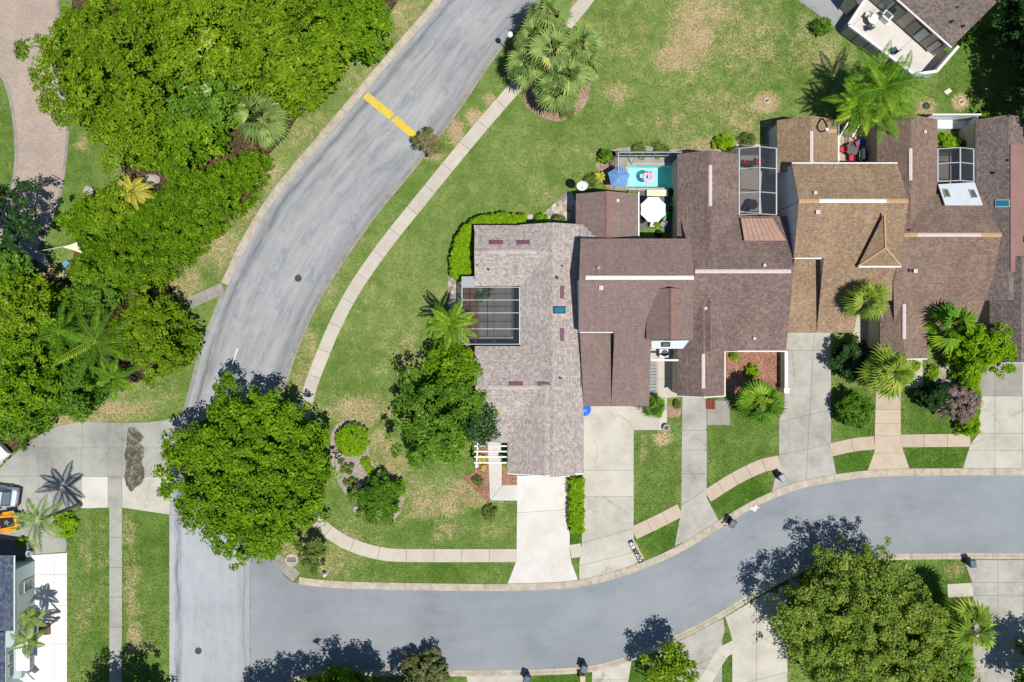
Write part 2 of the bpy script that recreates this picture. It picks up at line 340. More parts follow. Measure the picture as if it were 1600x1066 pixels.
leafmat('palm_sage', [(0, srgb(88, 118, 58, .9)), (.5, srgb(136, 160, 86, .95)), (.88, srgb(182, 194, 116, 1)), (1, srgb(212, 180, 96, .95))], .25, .15)
leafmat('palm_queen', [(0, srgb(54, 98, 22, .9)), (.5, srgb(94, 142, 32, .95)), (1, srgb(170, 194, 56, 1))], .25, .15)
leafmat('palm_dead', [(0, srgb(150, 120, 70, .7)), (1, srgb(206, 170, 110, .8))], .2, .2)

# ------------------------------------------------------------------ ground sheet
POOL = (980, 258, 1054, 295)
def axis(lo, hi, st):
    core = np.arange(lo, hi+1e-6, st); out = [lo - 3*1.7**k for k in range(1, 11)][::-1]; out2 = [hi + 3*1.7**k for k in range(1, 11)]
    return np.concatenate([out, core, out2])
gx, gy = axis(-58, 58, .32), axis(-41, 41, .32)
X, Y = np.meshgrid(gx, gy); PX, PY = X*PXM+800, 533-Y*PXM
DRY = [(1082, 62, 34, 46, .95), (1100, 22, 48, 28, .72), (1052, 92, 28, 22, .8), (1150, 40, 50, 40, .42), (965, 145, 20, 16, .62), (1130, 165, 60, 22, .42), (1175, 60, 60, 60, .4), (960, 60, 60, 40, .3), (1050, 200, 60, 24, .35),
    (1197, 160, 17, 14, 1.4), (1270, 70, 40, 50, .42), (1320, 105, 24, 16, .5), (1160, 190, 30, 16, .5), (1120, 225, 60, 10, .8), (880, 235, 50, 20, .3),
    (290, 440, 30, 40, .6), (340, 385, 40, 40, .65), (375, 320, 30, 40, .7), (420, 270, 20, 40, .55), (480, 200, 30, 60, .45), (560, 110, 30, 60, .4), (640, 30, 30, 40, .6), (250, 440, 30, 20, .7), (190, 640, 50, 16, .75), (120, 655, 50, 14, .9), (230, 615, 50, 20, .45),
    (565, 640, 60, 22, .72), (600, 700, 24, 40, .6), (610, 735, 30, 36, .7), (680, 790, 50, 24, .7), (730, 770, 50, 22, .75), (650, 770, 40, 30, .45), (560, 660, 40, 12, .6), (640, 560, 30, 60, .42), (540, 840, 40, 18, .5), (520, 880, 36, 24, .55), (470, 850, 40, 30, .6), (700, 830, 26, 12, .55), (770, 830, 20, 16, .4),
    (480, 560, 20, 60, .5), (470, 600, 20, 30, .6), (520, 440, 12, 60, .35), (745, 185, 16, 14, 1.0), (712, 205, 14, 20, 1.0), (676, 242, 18, 8, 1.0), (765, 155, 10, 10, .8), (600, 540, 80, 60, .22), (560, 470, 60, 60, .18),
    (1035, 685, 14, 12, .95), (1005, 705, 6, 20, .6), (135, 850, 14, 40, .34), (205, 905, 14, 50, .55), (160, 880, 12, 60, .3), (200, 830, 14, 24, .5), (132, 950, 12, 40, .42), (208, 950, 14, 26, .5), (210, 1000, 14, 30, .7), (235, 1010, 10, 16, .5), (138, 870, 6, 40, .5),
    (130, 225, 14, 14, .6), (120, 420, 20, 14, .6), (75, 430, 30, 14, .9), (1500, 160, 12, 12, 1.3), (1448, 168, 14, 14, 1.2), (1300, 880, 60, 20, .6), (1020, 660, 20, 8, .5), (855, 300, 30, 16, .3), (930, 40, 40, 16, .3), (900, 12, 10, 20, .7), (1550, 1000, 12, 30, .3), (1490, 890, 14, 12, .7), (1340, 640, 40, 30, .15)]
LUSH = [(1160, 690, 60, 60, .6), (1030, 730, 40, 80, .6), (1040, 840, 40, 40, .95), (1160, 775, 60, 40, 1.0), (1340, 725, 50, 30, 1.0), (1465, 715, 70, 26, 1.0), (1340, 650, 60, 60, .7), (1450, 640, 60, 60, .75), (650, 890, 160, 20, .6), (200, 900, 120, 200, .55), (900, 1055, 200, 20, 1), (1470, 960, 60, 60, .9), (1350, 900, 200, 30, .8), (1520, 100, 80, 100, .5), (1135, 1040, 30, 60, .9), (1240, 60, 60, 80, .3), (640, 820, 90, 30, .4), (110, 200, 60, 200, .35), (0, 200, 30, 120, .4), (900, 845, 20, 30, .9)]
def field(L, base):
    D = np.full(PX.shape, base)
    for cx, cy, rx, ry, a in L:
        q = np.sqrt(((PX-cx)/rx)**2 + ((PY-cy)/ry)**2); D = np.maximum(D, a*np.clip(1.55-q, 0, 1))
    return D
dry = field(DRY, 0.0) + .10*np.exp(-(((PX-1120)/260)**2+((PY-130)/140)**2)); lush = field(LUSH, .12)
nx, ny = len(gx), len(gy)
idx = np.arange(nx*ny).reshape(ny, nx)
F4 = np.stack([idx[:-1, :-1], idx[:-1, 1:], idx[1:, 1:], idx[1:, :-1]], -1).reshape(-1, 4)
cxm = (X[:-1, :-1]+X[1:, 1:]).ravel()/2*PXM+800; cym = 533-(Y[:-1, :-1]+Y[1:, 1:]).ravel()/2*PXM
keep = ~((cxm > POOL[0]-1) & (cxm < POOL[2]+1) & (cym > POOL[1]-1) & (cym < POOL[3]+1)); F4 = F4[keep]
def npmesh(name, V, F, attrs=None):
    me = bpy.data.meshes.new(name); k = F.shape[1]
    me.vertices.add(len(V)); me.vertices.foreach_set('co', V.astype(np.float32).ravel())
    me.loops.add(F.size); me.loops.foreach_set('vertex_index', F.astype(np.int32).ravel())
    me.polygons.add(len(F)); me.polygons.foreach_set('loop_start', np.arange(0, F.size, k, dtype=np.int32)); me.polygons.foreach_set('loop_total', np.full(len(F), k, dtype=np.int32))
    me.update(calc_edges=True)
    for an, (dom, val) in (attrs or {}).items():
        a = me.attributes.new(an, 'FLOAT', dom); a.data.foreach_set('value', val.astype(np.float32).ravel())
    return me
gm = npmesh('ground', np.stack([X.ravel(), Y.ravel(), 0*X.ravel()], -1), F4, {'dry': ('POINT', dry), 'lush': ('POINT', lush)})
gm.materials.append(MAT['grass']); go = bpy.data.objects.new('ground', gm); col.objects.link(go); props(go, kind='structure')

OCC = []
def topx(P): return [(p[0]*PXM+800, 533-p[1]*PXM) for p in P]
def sheet(name, pts, z, mat, z0=None, parent=None, kind='structure'):
    OCC.append(pts)
    m = MB(); m.prism([G(p) for p in pts], (z-.03 if z0 is None else z0), z); o = m.build(name, mat, parent)
    if parent is None: props(o, kind=kind)
    return o
def ribbon(name, L, Rr, z, mat, across=8, n=90):
    L = resample([Vector(p) for p in L], n); Rr = resample([Vector(p) for p in Rr], n)
    OCC.append([(p.x, p.y) for p in L]+[(p.x, p.y) for p in reversed(Rr)])
    V = []; U = []; d = 0
    for i in range(n):
        if i: d += ((L[i]+Rr[i])-(L[i-1]+Rr[i-1])).length/2/PXM
        for k in range(across+1):
            p = L[i].lerp(Rr[i], k/across); w = W(p.x, p.y); V.append((w.x, w.y, z)); U.append((k/across, d))
    f = []
    a = across+1
    for i in range(n-1):
        for k in range(across): f.append([i*a+k, (i+1)*a+k, (i+1)*a+k+1, i*a+k+1])
    me = bpy.data.meshes.new(name); me.from_pydata(V, [], f); uv = me.uv_layers.new(name='UVMap')
    for lp in me.loops: uv.data[lp.index].uv = U[lp.vertex_index]
    me.materials.append(MAT[mat]); me.update()
    if me.polygons[0].normal.z < 0: me.flip_normals()
    o = bpy.data.objects.new(name, me); col.objects.link(o); return props(o, kind='structure')
# main curving road
MRL = smoothline([(700, -40), (690, 2), (600, 108), (520, 203), (440, 298), (392, 372), (354, 450), (322, 530), (302, 600), (284, 670), (268, 740), (265, 800), (265, 900), (265, 1140)], 120)
MRR = smoothline([(872, -40), (836, 0), (774, 76), (704, 178), (640, 262), (590, 322), (541, 390), (501, 452), (472, 510), (448, 574), (430, 640), (410, 720), (398, 800), (391, 880), (390, 960), (390, 1140)], 120)
ribbon('main_road', MRL, MRR, .012, 'asphalt_worn', 10, 140)
ribbon('lower_road', [(264.8, 806), (264.8, 1140)], [(390.2, 806), (390.2, 1140)], .016, 'asphalt_pale', 8, 20)
SRT = smoothline([(391, 866), (420, 872), (440, 893), (458, 910), (530, 919), (700, 923), (800, 923), (900, 918), (980, 898), (1060, 865), (1130, 822), (1185, 790), (1250, 764), (1330, 749), (1400, 744), (1500, 743), (1720, 743)], 120)
SRB = smoothline([(391, 1140), (420, 1090), (455, 1058), (500, 1047), (640, 1047), (760, 1047), (850, 1045), (930, 1039), (1000, 1017), (1060, 990), (1120, 959), (1180, 922), (1240, 891), (1300, 873), (1380, 866), (1500, 864), (1720, 864)], 120)
ribbon('side_road', SRT, SRB, .020, 'asphalt_new', 8, 120)
# kerbs in cast lengths
def kerb(line, w, mat, z=.1, side=1, seg=3.0, name='kerb', lo=.005):
    root = struct(name); P = [W(p.x, p.y) for p in line]; n = max(2, int(linelen(P)/seg)); 
    P2 = [Vector((p.x, p.y)) for p in P]; Q = resample(P2, n*4+1)
    nr = []
    for i in range(len(Q)):
        d = (Q[min(i+1, len(Q)-1)]-Q[max(i-1, 0)]).normalized(); nr.append(Vector((-d.y, d.x))*side)
    OCC.append(topx(Q)+topx([q+k*w for q, k in reversed(list(zip(Q, nr)))]))
    for s in range(n):
        m = MB(); vs = []
        for i in range(s*4, s*4+5):
            p = Q[i]
            if i == s*4: p = p.lerp(Q[i+1], .016)
            if i == s*4+4: p = p.lerp(Q[i-1], .016)
            for t_, zz in ((0, lo), (.06, lo+.02), (.42, lo+.028), (.55, z), (.93, z+.004), (1, z-.02), (1, -.05), (0, -.05)):
                q = p+nr[i]*w*t_; vs.append((q.x, q.y, zz))
        fs = []
        for i in range(4):
            for k in range(8): fs.append([i*8+k, i*8+(k+1) % 8, (i+1)*8+(k+1) % 8, (i+1)*8+k])
        fs += [list(range(7, -1, -1)), [32+k for k in range(8)]]
        m.add(vs, fs); m.build('kerb_length', mat, root)
    return root
def cut(line, a, b): n = len(line)-1; return line[int(a*n):int(b*n)+1]
kl = smoothline([(700, -40), (690, 2), (600, 108), (520, 203), (440, 298), (392, 372), (356, 446)], 90); kerb(kl, .72, 'concrete_kerb', .09, -1, 3.2, lo=.02)
kl = smoothline([(352, 456), (322, 530), (302, 600), (290, 645)], 40); kerb(kl, .3, 'concrete_kerb_grey', .07, -1, 3.2, lo=.02)
kl = smoothline([(872, -40), (836, 0), (774, 76), (704, 178), (640, 262), (590, 322), (541, 390), (501, 452), (472, 510), (448, 574), (430, 640), (410, 720), (400, 790), (402, 850), (421, 872)], 100); kerb(kl, .52, 'concrete_kerb_grey', .09, 1, 3.0, lo=.02)
kl = smoothline([(421, 873), (440, 893), (457, 909)], 20); kerb(kl, 1.15, 'concrete_kerb_grey', .09, 1, 2.2, lo=.026)
kerb([p for p in SRT if p.x > 458], .72, 'concrete_kerb', .09, 1, 2.6, lo=.026)
kerb([p for p in SRB if p.x > 440], .6, 'concrete_kerb', .09, -1, 2.6, lo=.026)
# slabs
def pathslabs(line, w, mat, seg=2.5, z=.05, name='pavement', widths=None):
    root = struct(name); P = resample([Vector(W(p[0], p[1])[:2]) for p in line], 60); n = max(1, round(linelen(P)/seg)); Q = resample(P, n*3+1)
    nr = []
    for i in range(len(Q)):
        d = (Q[min(i+1, len(Q)-1)]-Q[max(i-1, 0)]).normalized(); nr.append(Vector((-d.y, d.x)))
    OCC.append(topx([q+k*w*.5 for q, k in zip(Q, nr)])+topx([q-k*w*.5 for q, k in reversed(list(zip(Q, nr)))]))
    jb = MB(); jb.prism([q+k*w*.495 for q, k in zip(Q, nr)] + [q-k*w*.495 for q, k in reversed(list(zip(Q, nr)))], -.02, z-.018); jb.build('joint_bed', 'joint', root)
    for s in range(n):
        ids = range(s*3, s*3+4); a = [Q[i] for i in ids]; L_ = (a[1]-a[0]).length; g = .022/max(L_, .05)
        a[0] = a[0].lerp(a[1], g); a[3] = a[3].lerp(a[2], g)
        pts = [p+nr[i]*w/2 for p, i in zip(a, ids)] + [p-nr[i]*w/2 for p, i in reversed(list(zip(a, ids)))]
        m = MB(); m.prism(pts, -.02, z+random.uniform(-.004, .004)); m.build('slab', mat, root)
    return root
def clip(poly, p, n):
    out = []
    for i in range(len(poly)):
        a, b = poly[i], poly[(i+1) % len(poly)]; da, db = (a-p).dot(n), (b-p).dot(n)
        if da >= 0: out.append(a)
        if da*db < 0: out.append(a.lerp(b, da/(da-db)))
    return out
def slabs(name, pts, cuts, mat, z=.045, gap=.014, mats=None, parent=None):
    """cuts: list of ((px,py),(px,py)) lines across the polygon"""
    OCC.append(pts)
    root = parent or struct(name); P = [Vector(G(p)[:2]) for p in pts]
    jb = MB(); jb.prism(P, -.02, z-.02); jb.build('joint_bed', 'joint', root)
    pieces = [P]
    for a, b in cuts:
        a, b = Vector(G(a)[:2]), Vector(G(b)[:2]); d = (b-a).normalized(); n = Vector((-d.y, d.x)); nx_ = []
        for q in pieces:
            for s_ in (1, -1):
                r = clip(q, a+n*s_*gap, n*s_)
                if len(r) >= 3:
                    ar = abs(sum(r[i].x*r[(i+1) % len(r)].y-r[(i+1) % len(r)].x*r[i].y for i in range(len(r))))/2
                    if ar > .15: nx_.append(r)
        pieces = nx_
    for k, q in enumerate(pieces):
        c = sum((p for p in q), Vector((0, 0)))/len(q)
        mm = mat
        if mats: mm = mats(c.x*PXM+800, 533-c.y*PXM) or mat
        m = MB(); m.prism(q, -.02, z+random.uniform(-.003, .003)); m.build('slab', mm, root)
    return root
hl = lambda y, s=0: ((0, y), (1000, y+s*1000)); vl = lambda x: ((x, 0), (x, 1000))
# long pavement round the corner
pathslabs(smoothline([(945, -40), (918, -2), (880, 45), (830, 108), (780, 165), (720, 236), (660, 310), (600, 385), (552, 455), (523, 510), (502, 560), (483, 612), (470, 680), (466, 740), (480, 792), (505, 824), (545, 850), (600, 866), (660, 868), (808, 868)], 200), 1.27, 'concrete_walk', 2.7)
pathslabs([(891, 862), (909, 859)], 1.3, 'concrete_walk', 2)
pathslabs(smoothline([(990, 833), (1030, 814), (1063, 797)], 20), 1.3, 'concrete_rust', 1.6)
pathslabs(smoothline([(1105, 775), (1150, 747), (1190, 728), (1218, 722)], 20), 1.3, 'concrete_rust', 1.7)
pathslabs(smoothline([(1298, 703), (1335, 695), (1366, 692)], 20), 1.3, 'concrete_rust', 2.0)
pathslabs([(1407, 689), (1516, 688)], 1.25, 'concrete_rust', 2.2)
pathslabs([(1480, 923), (1520, 921)], 1.3, 'concrete_pale', 2.0)
pathslabs(smoothline([(1098, 1072), (1128, 1022), (1143, 1012), (1175, 995)], 20), 1.2, 'concrete_pale', 2.0)
pathslabs([(181, 746), (181, 1120)], 1.22, 'concrete_old', 3.1)
# driveways
slabs('driveway', [(808, 742), (890, 742), (890, 858), (893, 880), (905, 911), (850, 914), (792, 915), (807, 876), (808, 800)], [hl(858, -.07)], 'concrete_white')
slabs('driveway', [(911, 634), (990, 634), (990, 842), (1006, 872), (985, 886), (950, 899), (905, 909), (905, 882), (909, 850), (911, 760)], [hl(735), hl(776), ((908, 849), (990, 826)), ((905, 884), (995, 862))], 'concrete_pale')
slabs('driveway', [(1066, 618), (1104, 618), (1104, 778), (1125, 817), (1090, 838), (1054, 853), (1064, 800)], [hl(673), hl(703), hl(740), ((1064, 790), (1105, 764))], 'concrete_drive')
slabs('driveway', [(1229, 516), (1298, 516), (1298, 700), (1307, 744), (1250, 760), (1204, 776), (1217, 720), (1217, 655), (1225, 640)], [hl(548), ((1217, 659), (1298, 640)), ((1217, 711), (1298, 694)), ((1262, 700), (1258, 775))], 'concrete_drive')
slabs('driveway', [(1369, 585), (1407, 585), (1407, 692), (1422, 737), (1353, 742), (1366, 706), (1367, 660)], [hl(640), hl(662), hl(681), hl(708)], 'concrete_rust')
slabs('driveway', [(1530, 560), (1640, 560), (1640, 738), (1502, 738), (1516, 694), (1530, 676)], [hl(619), hl(677), vl(1554), vl(1597), hl(704)], 'concrete_pale', mats=lambda x, y: 'concrete_court' if y < 619 and x < 1597 else None)
slabs('driveway', [(925, 1046), (987, 1030), (980, 1075), (938, 1110), (925, 1080)], [hl(1062)], 'concrete_pale')
slabs('driveway', [(1060, 1002), (1130, 966), (1132, 985), (1128, 1000), (1128, 1120), (1052, 1120)], [((1050, 1056), (1150, 1010)), ((1050, 1100), (1150, 1056))], 'concrete_drive')
slabs('driveway', [(1133, 964), (1200, 925), (1230, 930), (1230, 1120), (1144, 1120), (1144, 1000), (1140, 985)], [((1130, 1024), (1230, 984)), vl(1182), ((1130, 1075), (1230, 1050))], 'concrete_pale')
slabs('driveway', [(1505, 875), (1640, 875), (1640, 1120), (1520, 1120), (1520, 912)], [hl(910), hl(930), vl(1559), vl(1598), hl(970), hl(1032)], 'concrete_drive')
slabs('driveway', [(728, 1055), (822, 1055), (816, 1080), (816, 1140), (734, 1140), (734, 1080)], [hl(1080), vl(775)], 'concrete_pale')
# old concrete turning head and white side drive of the lower-left house
slabs('turning_head', [(291, 646), (262, 656), (230, 660), (185, 661), (130, 659), (92, 665), (60, 681), (20, 712), (0, 733), (-60, 770), (-60, 850), (60, 850), (108, 795), (172, 793), (191, 793), (265, 804), (268, 742), (280, 690)],
    [hl(700), vl(169), vl(191), hl(745), vl(128), vl(60)], 'concrete_old', mats=lambda x, y: 'concrete_white' if (y > 745 and 120 < x < 172) else ('concrete_pale' if y > 745 and x > 191 else None))
slabs('side_drive', [(40, 868), (105, 864), (105, 1130), (40, 1130)], [hl(898), hl(946), hl(1006), vl(85)], 'concrete_bleached')
slabs('side_drive', [(55, 850), (70, 800), (112, 800), (100, 830), (105, 850), (103, 862), (55, 866)], [hl(840)], 'concrete_old', z=.04)
PUD = smoothline([(202, 667), (206, 674), (213, 678), (222, 687), (219, 692), (225, 700), (225, 712), (222, 722), (226, 735), (225, 748), (219, 757), (212, 762), (206, 768), (199, 760), (195, 745), (197, 728), (195, 712), (198, 696), (199, 680), (202, 667)], 90)[:-1]
sheet('puddle', [(p.x+random.uniform(-.7, .7), p.y+random.uniform(-.7, .7)) for p in PUD], .052, 'wet_stain', .04)
sheet('puddle', [(203, 668), (212, 668), (226, 684), (222, 686), (212, 678)], .0535, 'wet_stain', .04)
# paver lane top left
PL = smoothline([(-60, 60), (0, 112), (14, 138), (24, 185), (28, 240), (22, 292), (6, 340), (-20, 400)], 50); PR = smoothline([(88, -60), (88, 20), (89, 82), (97, 130), (103, 190), (101, 240), (92, 300), (76, 345), (40, 420)], 50)
sheet('paver_lane', [(-60, -60)] + [(p.x, p.y) for p in PR[1:]] + [(p.x, p.y) for p in reversed(PL)], .02, 'pavers', -.01)
kerb(PL, .3, 'concrete_kerb_grey', .06, -1, 2.4, lo=.03); kerb(PR, .3, 'concrete_kerb_grey', .06, 1, 2.4, lo=.03)
sheet('rear_lane', [(1215, -40), (1247, 0), (1285, 28), (1312, 50), (1332, 24), (1362, -40)], .02, 'asphalt_worn', -.01)
# footpath stub through the verge on the left
pathslabs([(296, 474), (322, 462), (349, 450)], 1.1, 'concrete_kerb_grey', 1.6, .04)
# beds
def bed(pts, mat, z=.022, edge=None): 
    return sheet('mulch_bed', [(p.x, p.y) for p in smoothline(pts+[pts[0]], 40)[:-1]], z, mat, -.01)
bed([(822, 168), (845, 183), (875, 190), (905, 176), (921, 150), (920, 125), (900, 100), (850, 110), (820, 140)], 'mulch')
bed([(548, 652), (566, 660), (577, 678), (576, 700), (582, 722), (600, 742), (625, 752), (632, 775), (622, 806), (600, 816), (572, 800), (556, 788), (538, 770), (522, 740), (516, 700), (522, 668)], 'gravel')
bed([(552, 720), (580, 740), (560, 770), (530, 752), (520, 716)], 'gravel', .026)
bed([(720, 746), (742, 735), (750, 690), (765, 690), (766, 780), (745, 768)], 'mulch_red')
sheet('mulch_bed', [(785, 728), (809, 738), (808, 760), (785, 760)], .024, 'mulch_red', -.01)
bed([(1136, 545), (1228, 545), (1228, 612), (1136, 612)], 'mulch_red')
bed([(700, 432), (716, 432), (720, 482), (702, 480)], 'rocks')
bed([(862, 322), (885, 300), (897, 310), (897, 352), (842, 352), (820, 336), (845, 335)], 'rocks')
bed([(955, 234), (1000, 228), (1050, 233), (1120, 234), (1160, 228), (1160, 240), (955, 243)], 'gravel')
bed([(930, 258), (948, 240), (962, 240), (962, 292), (948, 292)], 'mulch')
bed([(1195, 210), (1206, 195), (1212, 230), (1196, 232)], 'gravel')
bed([(445, 215), (470, 178), (520, 140), (545, 95), (575, 55), (610, 20), (625, -20), (540, -40), (200, -40), (110, 20), (190, 225), (205, 290), (330, 300), (400, 260)], 'litter', .015)
bed([(420, 245), (400, 300), (330, 370), (260, 425), (250, 450), (290, 470), (290, 540), (255, 585), (180, 605), (115, 632), (70, 668), (0, 720), (-70, 700), (-70, 300), (20, 300), (60, 420), (100, 440), (150, 330), (300, 270)], 'litter', .017)
bed([(1030, 640), (1062, 630), (1062, 650), (1045, 652)], 'mulch'); bed([(1440, 575), (1480, 572), (1512, 585), (1512, 612), (1470, 604)], 'gravel')
bed([(1232, 905), (1290, 885), (1330, 890), (1300, 930), (1240, 930)], 'mulch_red')
bed([(1375, 1066), (1440, 1060), (1500, 1070), (1500, 1100), (1380, 1100)], 'gravel')
bed([(290, 1000), (300, 1000), (300, 1001), (290, 1001)], 'litter') if False else None

# ------------------------------------------------------------------ houses
CAMP = Vector((0, 0, HC))
class Plane:
    def __init__(s, p, n): s.p = Vector(p); s.n = Vector(n).normalized(); s.n = s.n if s.n.z > 0 else -s.n
    def hit(s, px, py):
        d = W(px, py, 0) - CAMP; t = (s.p - CAMP).dot(s.n)/d.dot(s.n); return CAMP + d*t
    def up(s, dz): return Plane(s.p + Vector((0, 0, dz)), s.n)
def pns(y1, h1, y2, h2):
    a, b = W(800, y1, h1), W(800, y2, h2); return Plane(a, (b-a).cross(Vector((1, 0, 0))))
def pew(x1, h1, x2, h2):
    a, b = W(x1, 533, h1), W(x2, 533, h2); return Plane(a, (b-a).cross(Vector((0, 1, 0))))
def p3(a, b, c):
    a, b, c = W(*a), W(*b), W(*c); return Plane(a, (b-a).cross(c-a))
def slope3(parent, P, mat, name='roof_slope', thick=.12, wall=None, inset=.28, z0=-.05):
    P = [Vector(p) for p in P]; n = Vector((0, 0, 0)); OCC.append(topx(P))
    for i in range(len(P)): n += (P[i]-P[0]).cross(P[(i+1) % len(P)]-P[0])
    n.normalize()
    if n.z < 0: P.reverse(); n = -n
    m = MB(); k = len(P); lo = [p-Vector((0, 0, thick)) for p in P]
    m.add(P+lo, [list(range(k)), list(range(2*k-1, k-1, -1))] + [[i, k+i, k+(i+1) % k, (i+1) % k] for i in range(k)])
    o = m.build(name, mat, parent); me = o.data; uv = me.uv_layers.new(name='UVMap')
    hd = Vector((0, 0, 1)).cross(n); hd = hd.normalized() if hd.length > .01 else Vector((1, 0, 0)); vd = n.cross(hd)
    oo = ORG[parent]
    for lp in me.loops:
        q = me.vertices[lp.vertex_index].co + oo; uv.data[lp.index].uv = (q.dot(hd), q.dot(vd))
    if wall:
        c = sum(P, Vector((0, 0, 0)))/k; Q = []
        for p in P:
            d = c-p; d.z = 0; L = d.length; q = p + d*(min(inset, L*.4)/L); Q.append(q)
        Q = [Vector((q.x, q.y, p.z - (thick+.03))) for q, p in zip(Q, P)]
        # keep the wall top below the roof plane
        for q in Q:
            zr = P[0].z - ((q.x-P[0].x)*n.x + (q.y-P[0].y)*n.y)/n.z; q.z = zr-thick-.02
        MB().prism(Q, z0, None).build('wall', wall, parent)
    return o
def slope(parent, plane, outline, mat, **kw): return slope3(parent, [plane.hit(*p) for p in outline], mat, **kw)
def gable_y(parent, xe0, xr, xe1, y0, y1, he, hr, mat, wall='wall_cream', he1=None, cap=None, capr=None, capmat='ridge_brown', rake=None):
    he1 = he if he1 is None else he1
    a = W(xe0, y0, he); b = W(xe0, y1, he); r0 = W(xr, y0, hr); ya, yb = a.y, b.y
    rx = W(xr, y0, hr).x; ex = W(xe1, y0, he1).x
    slope3(parent, [(a.x, ya, he), (a.x, yb, he), (rx, yb, hr), (rx, ya, hr)], mat, wall=wall)
    slope3(parent, [(rx, ya, hr), (rx, yb, hr), (ex, yb, he1), (ex, ya, he1)], mat, wall=wall)
    if capmat:
        y2, y3 = (ya, yb) if cap is None else (W(800, cap[0], hr).y, W(800, cap[1], hr).y)
        MB().add([(rx-.16, y2, hr-.012), (rx, y2, hr+.05), (rx+.16, y2, hr-.012), (rx-.16, y3, hr-.012), (rx, y3, hr+.05), (rx+.16, y3, hr-.012)], [[0, 3, 4, 1], [1, 4, 5, 2], [0, 1, 2], [5, 4, 3]]).build('ridge_cap', capmat, parent)
    if rake:
        for yy, dy in ((ya, .03), (yb, -.03)):
            if (yy == ya and 'n' in rake) or (yy == yb and 's' in rake):
                for p, q in (((a.x, he), (rx, hr)), ((rx, hr), (ex, he1))):
                    MB().beam((p[0], yy-dy*2, p[1]-.06), (q[0], yy-dy*2, q[1]-.06), .1, .2).build('rake_board', 'white_trim', parent)
def gable_x(parent, ye0, yr, ye1, x0, x1, he, hr, mat, wall='wall_cream', capmat=None):
    a = W(x0, ye0, he); b = W(x1, ye0, he); rY = W(x0, yr, hr).y; eY = W(x0, ye1, he).y
    slope3(parent, [(a.x, a.y, he), (b.x, a.y, he), (b.x, rY, hr), (a.x, rY, hr)], mat, wall=wall)
    slope3(parent, [(a.x, rY, hr), (b.x, rY, hr), (b.x, eY, he), (a.x, eY, he)], mat, wall=wall)
def bar(parent, p, q, w, h, mat, name, lift=0.0):
    return MB().beam(Vector(p)+Vector((0, 0, lift)), Vector(q)+Vector((0, 0, lift)), w, h).build(name, mat, parent)
def ridge(parent, x0, x1, y, h, mat, w=.36, name='ridge_cap'):
    a, b = W(x0, y, h), W(x1, y, h)
    return MB().add([(a.x, a.y-w/2, h-.01), (a.x, a.y, h+.07), (a.x, a.y+w/2, h-.01), (b.x, b.y-w/2, h-.01), (b.x, b.y, h+.07), (b.x, b.y+w/2, h-.01)], [[3, 0, 1, 4], [4, 1, 2, 5], [2, 1, 0], [3, 4, 5]]).build(name, mat, parent)
def onroof(parent, plane, x0, y0, x1, y1, hgt, mat, name, bevel=0):
    P = [plane.hit(x, y) for x, y in ((x0, y0), (x1, y0), (x1, y1), (x0, y1))]
    m = MB(); lo = [p-plane.n*.04 for p in P]; hi = [p+plane.n*hgt for p in P]
    k = 4; m.add(lo+hi, [[0, 1, 2, 3], [7, 6, 5, 4]] + [[i, 4+i, 4+(i+1) % 4, (i+1) % 4] for i in range(4)])
    o = m.build(name, mat, parent, bevel=bevel); bm = bmesh.new(); bm.from_mesh(o.data); bmesh.ops.recalc_face_normals(bm, faces=bm.faces); bm.to_mesh(o.data); bm.free(); return o
def pipe(parent, plane, px, py, r=.09, h=.35, mat='black', name='vent_pipe'):
    p = plane.hit(px, py); o = MB().lathe(p, [(r*1.8, -.05), (r*1.7, .03), (r, .05), (r, h), (r*.7, h)], 10).build(name, mat, parent); return o
def vent(parent, plane, px, py, mat='grey_plastic', s=.3, name='roof_vent'):
    p = plane.hit(px, py)
    m = MB(); m.box((p.x, p.y, p.z+.06), (s, s, .2)); m.box((p.x, p.y, p.z+.19), (s*1.3, s*1.3, .06)); return m.build(name, mat, parent)
def skylight(parent, plane, x0, y0, x1, y1, mat='glass_teal', frame='dark_metal'):
    f = onroof(parent, plane, x0, y0, x1, y1, .10, frame, 'skylight')
    d = 1.6; q = plane.up(.10/plane.n.z); onroof(f, plane, x0+d, y0+d, x1-d, y1-d, .13, mat, 'pane')
    return f

# --- house with the pale tan roof
h1 = thing('house', 'single-storey house with pale tan shingle roof on the corner lot', 'house', W(840, 560))
ST = 'shingle_tan'
gable_y(h1, 813, 863, 912, 351, 742, 2.6, 3.8, ST, 'wall_white', capmat=None)
gable_y(h1, 793, 852, 911, 600, 741, 2.62, 3.86, ST, 'wall_white', capmat=None, rake='s')
gable_x(h1, 352, 393, 447, 742, 864, 2.6, 3.72, ST, 'wall_white')
gable_x(h1, 541, 605, 692, 742, 864, 2.6, 3.7, ST, 'wall_white')
W2 = pew(900, 2.6, 949, 3.9)
stp = [(884, 352), (907, 354)]
for i in range(6): stp += [(909+i*4, 350+i*4+2), (911+i*4, 354+i*4+1)]
slope(h1, W2.up(.1), [(880, 360), (884, 352), (900, 353), (911, 350), (914, 355), (918, 356), (919, 361), (924, 362), (925, 367), (930, 368), (931, 373), (905, 374), (880, 374)], ST, thick=.05)
NWp = pns(352, 2.6, 393, 3.72); SWp = pns(605, 3.7, 541, 2.6); Ep = pew(863, 3.8, 912, 2.6); SWs = pns(605, 3.7, 692, 2.6); NWs = pns(393, 3.72, 447, 2.6)
for x0, x1 in ((764, 786), (807, 828)): onroof(h1, NWp, x0, 376, x1, 382, .1, 'maroon', 'ridge_vent', .02)
for x0, x1 in ((795, 817), (840, 862)): onroof(h1, SWp, x0, 597, x1, 603, .1, 'maroon', 'ridge_vent', .02)
